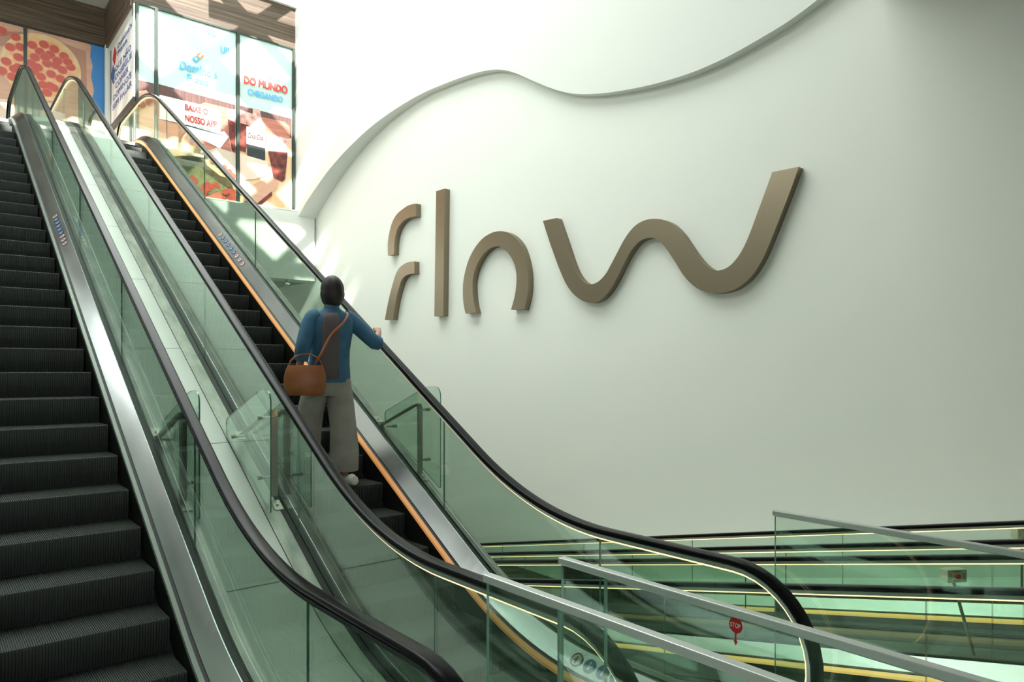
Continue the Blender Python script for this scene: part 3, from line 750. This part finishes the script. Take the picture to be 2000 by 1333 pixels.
def domino(parent, px, py, r, Y=YP):
    mb = MB(); q = [on_y(px + dx*r, py + dy*r, Y - .028) for dx, dy in ((-1,-.1),(0,.9),(.9,.1),(0,-.75))]; mb.add(q, [(0,1,2,3)]); mb.build('domino_mark', 'skyblue', parent)
    mb = MB(); q = [on_y(px + 1.05*r + dx*r, py - .85*r + dy*r, Y - .028) for dx, dy in ((-1,-.1),(0,.9),(.9,.1),(0,-.75))]; mb.add(q, [(0,1,2,3)]); mb.build('domino_mark', 'printorange', parent)
    mb = MB()
    for cx_, cy_ in ((px, py), (px + .9*r, py - .7*r), (px + 1.25*r, py - 1.0*r)):
        c = on_y(cx_, cy_, Y - .032); disc(mb, c, U, V, .028, 0, 12)
    mb.build('domino_dots', 'white', parent)
domino(p1, 383, 115, 8)
art('cola_glass', p1, [(443,212),(460,214),(460,300),(452,297),(446,262)], 'ice', 5, YP)
art('cola', p1, [(444.5,232),(460,240),(460,299),(453,296),(447,262)], 'cola', 6, YP)
art('carton', p1, [(392,300),(425,288),(460,300),(460,345),(440,352)], 'kraft', 4, YP)
art('filling', p1, [(335,306),(352,304),(385,306),(420,330),(450,352),(457,372),(440,392),(405,386),(372,345),(345,325)], 'meat', 5, YP)
art('salad', p1, [(352,318),(385,322),(420,352),(450,372),(430,380),(400,378),(370,352)], 'salad', 6, YP)
mb = MB(); q = [(398,311),(412,308),(440,322),(460,335),(460,352),(430,344),(405,324)]; mb.add([on_y(x, y, YP - .028) for x, y in q], [tuple(range(len(q)))]); mb.build('bread', 'crust', p1)
mb = MB()
for i in range(26):
    x = 375 + random.random()*82; y = 345 + (x-375)*.32 + random.random()*26
    if y > 395: continue
    disc(mb, on_y(x, y, YP - .030), U, V, .05 + .05*random.random(), 0, 9)
for x, y in ((415,315),(425,322),(438,328),(448,336),(455,344)): disc(mb, on_y(x, y, YP - .032), U, V, .075, 0, 12)
mb.build('tomato', 'pepperoni', p1)
art('red_carton', p1, [(398,386),(428,374),(446,396),(440,402),(400,395)], 'pepperoni_rim', 8, YP)
# right pane
xa, xb = xz(468, 200)[0], xz(570, 200)[0]
p2_ = panel('poster', 'narrow pizza poster with a cola bottle and glasses, beside the white wall', xa, xb, ZB, ZT, 'mint')
art('dark_slats', p2_, [(468.5,206),(569.5,232),(569.5,270),(468.5,250)], 'slats', 1, YP)
art('wooden_board', p2_, [(468.5,222),(500,226),(556,238),(566,248),(566,320),(468.5,300)], 'board', 2, YP)
art('table', p2_, [(468.5,296),(569.5,270),(569.5,411.5),(468.5,402)], 'tabletop', 3, YP)
txt(p2_, 'PIZZARIA', 538, 155, 8, 30, 'skyblue'); txt(p2_, 'DO MUNDO', 520, 166, 14.5, 84, 'printred', bold=.035); txt(p2_, 'CHEGANDO', 519, 187, 11, 68, 'skyblue')
art('bottle', p2_, [(494,212),(508,214),(508.5,224),(512,235),(518,246),(519,262),(517,285),(518,312),(512,318),(483,310),(481,290),(483,262),(480,248),(487,236),(493,224)], 'ice', 6, YP)
art('bottle_cola', p2_, [(482,281),(518,290),(518,312),(512,318),(483,310)], 'darkglass', 7, YP)
art('bottle_label', p2_, [(481,246),(518.5,256),(518,290),(481.5,281)], 'label_pink', 8, YP)
txt(p2_, 'Coca-Cola', 499.5, 267, 10, 30, 'blackprint', 9, shear=.35)
art('cola_glass', p2_, [(519,260),(566,272),(561,302),(558,330),(557,352),(551,356),(533,348),(527,315),(522,290)], 'ice', 6, YP)
art('cola', p2_, [(524,295),(562,298),(557,350),(551,355),(534,347),(528,315)], 'cola', 7, YP)
art('cola_glass', p2_, [(468.5,214),(492,222),(489,250),(481,298),(468.5,296)], 'ice', 5, YP)
art('cola', p2_, [(468.5,240),(489,246),(480,298),(468.5,294)], 'cola', 6, YP)
art('carton', p2_, [(468.5,300),(524,316),(520,342),(500,350),(468.5,352)], 'paper', 8, YP)
art('pink_box', p2_, [(478,368),(530,346),(545,356),(541,366),(500,400),(476,392)], 'carton', 9, YP)
art('pink_box_side', p2_, [(499,400),(531,374),(532,382),(507,403)], 'cola', 10, YP)
mb = MB(); q = [(468.5,345),(478,350),(484,365),(478,378),(468.5,380)]; mb.add([on_y(x, y, YP - .040) for x, y in q], [tuple(range(len(q)))]); mb.build('bread', 'crust', p2_)
# corner pane
xa, xb = xz(271, 200)[0], xz(301, 200)[0]
p3 = panel('poster', 'blank pale corner pane of the shop front, dark print below', xa, xb, ZB, ZT, 'mint')
art('dark_slats', p3, [(270.5,156),(300.5,163),(300.5,200),(270.5,200)], 'slats', 1, YP)
art('pale_print', p3, [(270.5,178),(286,176),(300.5,196),(300.5,300),(270.5,300)], 'carton', 2, YP)
# window frames of the front
def vframe(n, px, w=.075, Y=YP, top=10.30, bot=6.05):
    x = xz(px, 200, Y)[0]; mb = MB(); mb.box((x - w/2, Y - .05, bot), (x + w/2, Y + .03, top)); return mb
fr = MB()
for px, w in ((304.5, .07), (464.3, .075), (572.3, .06), (267.5, .05)):
    x = xz(px, 200)[0]; fr.box((x - w/2, YP - .05, 6.05), (x + w/2, YP + .035, 10.30))
x0_, x1_ = xz(267, 200)[0], xz(573, 200)[0]
fr.box((x0_, YP - .04, 10.27), (x1_, YP + .03, 10.31))
struct(fr.build('window_1', 'frame'))
fr = MB(); fr.box((x0_, YP - .06, 6.03), (x1_ + .05, YP + .03, 6.095)); struct(fr.build('trim_12', 'wave'))
# side pane with the lettered sign, seen edge-on
XS = 3.765
sg = thing('poster', 'steep lettered sign in dark blue type on the corner side of the shop', 'poster', (XS, 19.3, 8.2), 'pizza shop window graphics')
corner = [on_x(217.5, 97, XS), on_x(261, 27, XS), on_x(257, 194, XS), on_x(214.5, 246, XS)]
ya_, yb_ = corner[0].y, corner[1].y
zt_, zb_ = corner[1].z, corner[2].z
mb = MB(); mb.box((XS, yb_, zb_), (XS + .03, ya_, zt_)); mb.build('sheet', 'white', sg)
mb = MB(); mb.box((XS - .01, yb_ - .02, zb_ - .16), (XS + .03, ya_ + .05, zb_)); mb.build('lower_border', 'frame', sg)
mb = MB(); mb.box((XS - .01, ya_, zb_), (XS + .03, ya_ + .06, zt_)); mb.build('side_border', 'frame', sg)
yc = (ya_ + yb_)/2; Wd = ya_ - yb_; Hh = zt_ - zb_; US = (0, -1, 0)
pm('signnavy', (.05, .11, .42))
def st(s, f, h, w, dy=0): text_mesh('lettering', s, (XS - .004, yc + dy, zb_ + Hh*f), US, V, h, 'signnavy', sg, width=w, off=0, bold=.012)
hh = Hh*.07
st("Domino's", .91, hh*.9, Wd*.62, -Wd*.12); st('Pizza', .82, hh*.85, Wd*.42, -.02*Wd)
st('VOCÊ NÃO', .66, hh*1.15, Wd*.80); st('CONSEGUE', .545, hh, Wd*.86); st('COMER', .43, hh, Wd*.58); st("DOMINO'S", .315, hh, Wd*.80); st('SEM FALAR', .20, hh, Wd*.86)
mb = MB(); c = Vector((XS - .006, yc + Wd*.33, zb_ + Hh*.85)); s_ = Wd*.10; mb.add([c + Vector((0, a*s_, b*s_)) for a, b in ((0,-1),(-1,0),(0,1),(1,0))], [(0,1,2,3)]); mb.build('domino_mark', 'red', sg)
mb = MB(); c = c + Vector((0, Wd*.08, -Wd*.16)); mb.add([c + Vector((0, a*s_, b*s_)) for a, b in ((0,-1),(-1,0),(0,1),(1,0))], [(0,1,2,3)]); mb.build('domino_mark', 'navy', sg)
mb = MB(); mb.box((3.74, 21.02, 6.03), (3.80, 21.15, 10.38)); mb.box((3.77, 18.0, 6.03), (3.80, 18.09, 10.29)); struct(mb.build('window_2', 'whiteframe'))
# pizza panes at the back left
YQ = 21.2
def pizza_panel(label, xa, xb, clip):
    r = thing('poster', label, 'poster', ((xa+xb)/2, YQ, 6.1), 'pizza shop window graphics')
    mb = MB(); mb.box((xa, YQ, 6.05), (xb, YQ + .03, 10.38)); mb.build('sheet', 'carton', r)
    lo, hi = clip
    def cp(pts):     # clip polygon to lo..hi in picture x, both straight frame lines
        def cut(P, lim, keep):
            out = []
            for i in range(len(P)):
                a, b = P[i-1], P[i]; ia, ib = keep(a[0]), keep(b[0])
                if ia != ib: t = (lim - a[0])/(b[0]-a[0]); out.append((lim, a[1] + t*(b[1]-a[1])))
                if ib: out.append(b)
            return out
        P = cut(pts, lo, lambda x: x >= lo)
        return cut(P, hi, lambda x: x <= hi) if P else P
    def lay(name, pts, m, layer):
        P = cp(pts)
        if len(P) > 2: art(name, r, P, m, layer, YQ)
    ell = lambda cx, cy, rx, ry, n=40, rot=0: [(cx + rx*math.cos(2*math.pi*k/n)*math.cos(rot) - ry*math.sin(2*math.pi*k/n)*math.sin(rot), cy + rx*math.cos(2*math.pi*k/n)*math.sin(rot) + ry*math.sin(2*math.pi*k/n)*math.cos(rot)) for k in range(n)]
    lay('carton_fold', [(-40,60),(40,62),(110,80),(168,100),(170,180),(160,195),(110,90),(-40,90)], 'cartonshade', 1)
    lay('blue_ground', [(172,84),(178,90),(176,110),(181,128),(178,150),(184,178),(178,200),(181,245),(215,245),(215,80)], 'azure', 2)
    lay('tablecloth', [(-40,190),(40,196),(110,203),(181,222),(181,320),(-40,320)], 'paper', 3)
    lay('crust', ell(79, 131, 83, 62, 48, .45), 'crust', 4)
    lay('cheese', ell(79, 132, 74, 54, 48, .45), 'cheese', 5)
    mb, mr = MB(), MB(); rnd = random.Random(11)
    spots = [(63,88),(86,87),(78,101),(98,107),(106,96),(125,110),(138,131),(122,137),(118,154),(100,145),(68,112),(92,124),(80,150),(66,139),(84,166),(98,168),(74,132),(109,128),(92,181),(61,124),(105,172),(112,119),(132,121),(88,112)] + [(30,72),(20,92),(12,120),(36,112),(28,135),(4,138),(4,60),(40,92),(24,150),(40,150),(36,132)]
    for x, y in spots:
        if not lo + 5 < x < hi - 5: continue
        c = on_y(x, y, YQ - .024); disc(mr, c, U, V, .115, 0, 16, ry=.105); disc(mb, c + Vector((0, -.004, 0)), U, V, .10, 0, 16, ry=.088)
    if mb.v: mr.build('pepperoni_rims', 'pepperoni_rim', r); mb.build('pepperoni', 'pepperoni', r)
xq = lambda px: on_y(px, 150, YQ).x
pizza_panel('pizza window poster with blue ground, wide pane behind the handrail peaks', xq(52), xq(208), (52, 207))
pizza_panel('pizza window poster at the far left edge, cut by the frame', xq(-70), xq(46), (-69, 46))
fr = MB(); x = xq(49); fr.box((x - .035, YQ - .05, 6.03), (x + .035, YQ + .03, 10.38)); x = xq(209); fr.box((x - .05, YQ - .05, 6.03), (3.76, YQ + .03, 10.38)); fr.box((xq(-70), YQ - .04, 10.36), (3.76, YQ + .03, 10.40))
struct(fr.build('window_3', 'frame'))
# slim posts on the upper floor
for px, pt_, pb_, lab in ((75, 178, 243, 'slim steel post on the upper floor, leftmost of three'), (123, 190, 236, 'slim steel post on the upper floor, between two handrail peaks'), (163, 198, 241, 'slim steel post on the upper floor, rightmost of three')):
    p = on_y(px, pt_, 18.6); r = thing('queue_post', lab, 'post', (p.x, 18.6, 6.02), 'posts on the upper floor')
    mb = MB(); mb.tube([(p.x, 18.6, 6.02), (p.x, 18.6, p.z)], .028, 12); mb.build('pole', 'steel3', r, True)
    mb = MB(); mb.tube([(p.x, 18.6, 6.02), (p.x, 18.6, 6.045)], .09, 16); mb.build('base', 'steel3', r, True)
# ------------------------------------------------------------------ the rider, seen from behind, walking up the right-hand escalator
M['skin'] = mat('skin', (.46, .26, .17), .55); M['hair'] = noisy(mat('hair', (.02, .014, .012), .55), (.014, .010, .009), (.035, .025, .02), 30, 4, stretch=(1, 1, .15))
M['denim'] = noisy(mat('shirt_blue', (.05, .14, .25), .8), (.035, .12, .215), (.06, .17, .29), 9, 5, bump=.25)
M['panel'] = mat('back_panel', (.13, .105, .11), .85)
M['linen'] = noisy(mat('trousers', (.36, .34, .30), .85), (.30, .28, .255), (.40, .375, .34), 7, 5, bump=.3)
M['shoe'] = mat('shoe_white', (.72, .72, .68), .6); M['sole'] = mat('sole', (.5, .5, .47), .7)
M['bag'] = noisy(mat('bag_leather', (.36, .12, .045), .45), (.30, .095, .035), (.42, .15, .06), 6, 4)
ST1, ST2 = ESC.z(3.2 + .351*6), ESC.z(3.2 + .351*7)
pr = thing('person', 'person seen from behind in blue shirt and light wide trousers, hand on the handrail', 'person', (2.68, 5.5, ST1))
def skin_mesh(name, parent, V_, E_, rad, m, root=0, sub=2):
    me = bpy.data.meshes.new(name); bm = bmesh.new(); ly = bm.verts.layers.skin.verify(); vs = [bm.verts.new(v) for v in V_]
    for a, b in E_: bm.edges.new((vs[a], vs[b]))
    for i, v in enumerate(vs):
        v[ly].radius = rad[i] if isinstance(rad[i], tuple) else (rad[i], rad[i]); v[ly].use_root = (i == root)
    bm.to_mesh(me); bm.free(); me.materials.append(M[m])
    o = bpy.data.objects.new(name, me); col.objects.link(o)
    s = o.modifiers.new('skin', 'SKIN'); s.use_smooth_shade = True
    u = o.modifiers.new('sub', 'SUBSURF'); u.levels = sub; u.render_levels = sub
    # bake to a plain mesh
    bpy.context.view_layer.update()
    me2 = bpy.data.meshes.new_from_object(o.evaluated_get(bpy.context.evaluated_depsgraph_get()))
    me2.name = name; o.modifiers.clear(); o.data = me2
    for p in me2.polygons: p.use_smooth = True
    o.parent = parent; o.matrix_parent_inverse = Matrix.Translation(-parent.location)
    return o
VV = []; EE = []; RR = []
def node(p, r, prev=None):
    VV.append(Vector(p)); RR.append(r)
    if prev is not None: EE.append((prev, len(VV)-1))
    return len(VV)-1
pelv = node((2.655, 5.60, 1.93), .115)
wst = node((2.66, 5.60, 2.08), .105, pelv); chst = node((2.67, 5.605, 2.26), .12, wst); nb = node((2.675, 5.60, 2.41), .075, chst)
nk = node((2.68, 5.605, 2.47), .052, nb); hd0 = node((2.685, 5.615, 2.53), .066, nk); hd1 = node((2.69, 5.625, 2.60), .082, hd0); hd2 = node((2.69, 5.625, 2.665), .062, hd1)
HANDZ = ESC.z(5.78) + .985
def arm(sh, el, wr, rs=(.052, .043, .034, .027)):
    a = node(sh, rs[0], chst); mid = node((Vector(sh) + Vector(el))/2, rs[1], a); b = node(el, rs[2]+.004, mid)
    m2 = node((Vector(el)*.45 + Vector(wr)*.55), rs[2], b); return node(wr, rs[3], m2)
def hand(wi, palm, fdir, side, down, curl, scale=1.0):
    """fdir along fingers, side towards the thumb, down the palm normal"""
    w = VV[wi]; f = Vector(fdir).normalized(); s = Vector(side).normalized(); d = Vector(down).normalized()
    p0 = node(w + f*.035, (.030, .016), wi); p1 = node(w + f*.075, (.034, .014), p0)
    for k, (off, ln) in enumerate(((.027, .066), (.009, .074), (-.009, .069), (-.026, .054))):
        b = w + f*.088 + s*off; i = node(b, .0092, p1)
        dirv = f
        for j, l in enumerate((.42, .33, .25)):
            dirv = (dirv*math.cos(curl[j]) + d*math.sin(curl[j])).normalized() if j == 0 else (dirv + d*curl[j]).normalized()
            b = b + dirv*ln*l; i = node(b, .0086 - .0008*j, i)
    t = w + f*.030 + s*.030; i = node(t, .0125, p0); t = t + (f*.5 + s*.75 + d*.3).normalized()*.032; i = node(t, .0105, i); t = t + (f*.75 + s*.15 + d*.6).normalized()*.028; node(t, .009, i)
rw = arm((2.835, 5.60, 2.375), (3.03, 5.50, 2.17), (3.165, 5.67, HANDZ + .022))
hand(rw, None, (.25, .80, .46), (-1, .25, 0), (.35, .25, -1), (.45, .9, .9))
lw_ = arm((2.515, 5.60, 2.37), (2.405, 5.55, 2.12), (2.39, 5.60, 1.93))
hand(lw_, None, (0, .12, -1), (.25, .95, .1), (.9, 0, -.1), (.5, .8, .8))
def leg(hip, kn, an, toe):
    a = node(hip, .088, pelv); m1 = node((Vector(hip)+Vector(kn))/2, .075, a); b = node(kn, .055, m1)
    m2 = node(Vector(kn)*.6 + Vector(an)*.4, .052, b); c = node(an, .034, m2); node(toe, (.034, .022), c)
leg((2.735, 5.60, 1.86), (2.745, 5.53, 1.43), (2.73, 5.45, ST1 + .085), (2.745, 5.55, ST1 + .045))
leg((2.575, 5.60, 1.86), (2.545, 5.76, 1.56), (2.53, 5.79, ST2 + .085), (2.53, 5.90, ST2 + .045))
body = skin_mesh('body', pr, VV, EE, RR, 'skin', pelv)
# loft through oriented ellipses
def loft(rings, n=24, cap=True, wob=0.0, seed=1):
    rnd = random.Random(seed); vs = []; fs = []
    for c, ax, ay in rings:
        c = Vector(c); ax = Vector(ax); ay = Vector(ay)
        for k in range(n):
            t = 2*math.pi*k/n; w = 1 + wob*math.sin(3*t + c.z*9 + seed) + wob*.7*math.sin(5*t - c.z*14)
            vs.append(c + (ax*math.cos(t) + ay*math.sin(t))*w)
    for i in range(len(rings)-1):
        for k in range(n): fs.append((i*n+k, i*n+(k+1) % n, (i+1)*n+(k+1) % n, (i+1)*n+k))
    if cap: fs += [tuple(range(n)), tuple((len(rings)-1)*n+k for k in range(n))]
    return vs, fs
def H_(c, rx, ry, yaw=0): return (c, Vector((math.cos(yaw), math.sin(yaw), 0))*rx, Vector((-math.sin(yaw), math.cos(yaw), 0))*ry)
def limb(pts, rs, n=16):
    out = []
    for i, p in enumerate(pts):
        t = (Vector(pts[min(i+1, len(pts)-1)]) - Vector(pts[max(i-1, 0)])).normalized(); a = t.cross(Vector((0, 1, .2))).normalized(); b = t.cross(a).normalized()
        out.append((p, a*rs[i], b*rs[i]))
    return loft(out, n, True, .035, i)
def catp(pts, sub=3): return [tuple(p) for p in catmull(pts, sub)]
mb = MB()
v, f = loft([H_((2.655,5.60,1.83),.185,.150), H_((2.655,5.60,1.90),.183,.148), H_((2.66,5.60,2.00),.172,.135), H_((2.665,5.60,2.10),.168,.130), H_((2.67,5.60,2.20),.182,.135), H_((2.672,5.60,2.30),.198,.132), H_((2.675,5.60,2.365),.200,.118), H_((2.677,5.60,2.405),.160,.098), H_((2.68,5.602,2.435),.095,.078), H_((2.68,5.604,2.455),.066,.066), H_((2.68,5.604,2.475),.062,.062)], 32, True, .018)
mb.add(v, f)
sr = catp([(2.80,5.60,2.375),(2.86,5.59,2.35),(2.95,5.545,2.255),(3.03,5.50,2.17),(3.075,5.54,2.185)], 3)
v, f = limb(sr, [.075 - .018*i/(len(sr)-1) for i in range(len(sr))]); mb.add(v, f)
sl = catp([(2.55,5.60,2.375),(2.50,5.60,2.35),(2.445,5.575,2.23),(2.405,5.55,2.12),(2.398,5.575,2.02)], 3)
v, f = limb(sl, [.075 - .017*i/(len(sl)-1) for i in range(len(sl))]); mb.add(v, f)
shirt = mb.build('shirt', 'denim', pr, True)
# grey-mauve strip down the back
mb = MB(); vs = []; rows = [(2.655,1.86,.150),(2.66,2.00,.137),(2.665,2.10,.132),(2.67,2.20,.137),(2.672,2.30,.134),(2.675,2.365,.12),(2.677,2.41,.098)]
for x, z, r in rows:
    for a in range(-3, 4): t = R(-108 + a*7); vs.append((x + (r+.03)*1.15*math.cos(t)*1.1, 5.60 + (r+.008)*math.sin(t), z))
mb.add(vs, [(i*7+k, i*7+k+1, (i+1)*7+k+1, (i+1)*7+k) for i in range(6) for k in range(6)])
o = mb.build('back_panel', 'panel', pr, True); sm = o.modifiers.new('t', 'SOLIDIFY'); sm.thickness = .006; sm.offset = 0
# trousers
mb = MB()
v, f = loft([H_((2.655,5.60,1.98),.150,.115), H_((2.655,5.60,1.92),.172,.135), H_((2.655,5.60,1.85),.182,.145), H_((2.655,5.60,1.76),.180,.135), H_((2.655,5.60,1.72),.150,.11)], 28, True, .01); mb.add(v, f)
v, f = loft([H_((2.735,5.60,1.86),.098,.130), H_((2.745,5.58,1.70),.108,.128), H_((2.75,5.54,1.45),.108,.118), H_((2.745,5.49,1.25),.118,.122), H_((2.735,5.48,ST1+.125),.118,.118), H_((2.735,5.48,ST1+.11),.114,.114)], 28, True, .04, 2); mb.add(v, f)
v, f = loft([H_((2.575,5.60,1.86),.098,.130), H_((2.565,5.66,1.74),.108,.125), H_((2.55,5.74,1.58),.106,.118), H_((2.54,5.78,1.42),.115,.118), H_((2.53,5.80,ST2+.07),.122,.125), H_((2.53,5.80,ST2+.055),.118,.12)], 28, True, .04, 3); mb.add(v, f)
mb.build('trousers', 'linen', pr, True)
def shoe(x, y, z, yaw):
    c, s = math.cos(yaw), math.sin(yaw)
    rings = []
    for t, w, h, zz in ((-.125, .022, .02, .035), (-.115, .034, .04, .045), (-.07, .038, .05, .05), (-.01, .040, .040, .044), (.05, .046, .030, .034), (.10, .044, .024, .028), (.135, .028, .016, .022), (.145, .010, .008, .018)):
        rings.append(((x - s*t, y + c*t, z + zz), Vector((c, s, 0))*w, Vector((0, 0, 1))*h))
    v, f = loft(rings, 16); mb = MB(); mb.add(v, f); sh = mb.build('shoe', 'shoe', pr, True)
shoe(2.735, 5.42, ST1 - .002, .05); shoe(2.53, 5.84, ST2 - .002, 0)
# head: hair, ears, face
HC = Vector((2.69, 5.625, 2.605))
def ball(c, rx, ry, rz, n=20, m=14, fn=None):
    vs = []; fs = []
    for i in range(m+1):
        ph = math.pi*i/m
        for k in range(n):
            t = 2*math.pi*k/n; d = Vector((math.cos(t)*math.sin(ph), math.sin(t)*math.sin(ph), math.cos(ph)))
            q = 1.0 if fn is None else fn(d); vs.append(Vector(c) + Vector((d.x*rx, d.y*ry, d.z*rz))*q)
    for i in range(m):
        for k in range(n): fs.append((i*n+k, i*n+(k+1) % n, (i+1)*n+(k+1) % n, (i+1)*n+k))
    return vs, fs
mb = MB(); v, f = ball(HC, .074, .090, .112, 28, 20, lambda d: 1 - .10*max(0, -d.z)*(1 - max(0, d.y))); mb.add(v, f); mb.build('head', 'skin', pr, True)
def hf(d):
    base = 1.0 + .035*math.sin(9*math.atan2(d.y, d.x)) * (1-abs(d.z))
    if d.y > .25 and d.z < .45: base *= .72         # face left open towards +Y
    if d.z < -.2 and d.y <= .25: base *= 1.06 + .30*(-d.z - .2)
    return base
mb = MB(); v, f = ball(HC + Vector((0, -.010, .008)), .094, .108, .122, 40, 26, hf); mb.add(v, f); hair = mb.build('hair', 'hair', pr, True)
mb = MB()
for sx in (-1, 1):
    v, f = ball(HC + Vector((sx*.078, .012, -.012)), .010, .018, .030, 12, 8); mb.add(v, f)
mb.build('ears', 'skin', pr, True)
mb = MB(); v, f = ball(HC + Vector((0, .092, -.020)), .012, .018, .024, 12, 8); mb.add(v, f); mb.build('nose', 'skin', pr, True)
mb = MB()
for sx in (-1, 1): v, f = ball(HC + Vector((sx*.030, .078, .006)), .013, .010, .007, 12, 8); mb.add(v, f)
mb.build('eyes', 'white', pr, True)
mb = MB(); v, f = ball(HC + Vector((0, .080, -.055)), .022, .008, .007, 12, 8); mb.add(v, f); mb.build('mouth', 'ring', pr, True)
# the bag, held at the left hip
bg_ = thing('handbag', 'orange-brown leather bag hanging at the left hip of the rider', 'bag', (2.40, 5.53, 1.74))
mb = MB(); rr = []
for z, w, d in ((1.73, .125, .045), (1.745, .150, .060), (1.80, .165, .070), (1.88, .165, .066), (1.94, .150, .050), (1.975, .135, .028)):
    rr.append(((2.405, 5.50, z), Vector((.92, -.35, 0)).normalized()*w, Vector((.35, .92, 0)).normalized()*d))
v, f = loft(rr, 28, True, .015); mb.add(v, f); mb.build('pouch', 'bag', bg_, True)
mb = MB(); q = [(2.405 + .92*.13*c_, 5.50 - .35*.13*c_, 1.965 + .10*math.sin(math.acos(c_))) for c_ in (1, .9, .6, .2, -.2, -.6, -.9, -1)]
mb.tube(q, .008, 8); mb.build('handle', 'bag', bg_, True)
mb = MB(); mb.tube(catp([(2.47,5.52,1.95),(2.50,5.44,2.05),(2.60,5.448,2.22),(2.72,5.462,2.33),(2.785,5.52,2.405),(2.79,5.60,2.42)], 4), .011, 8); mb.build('strap', 'bag', bg_, True)
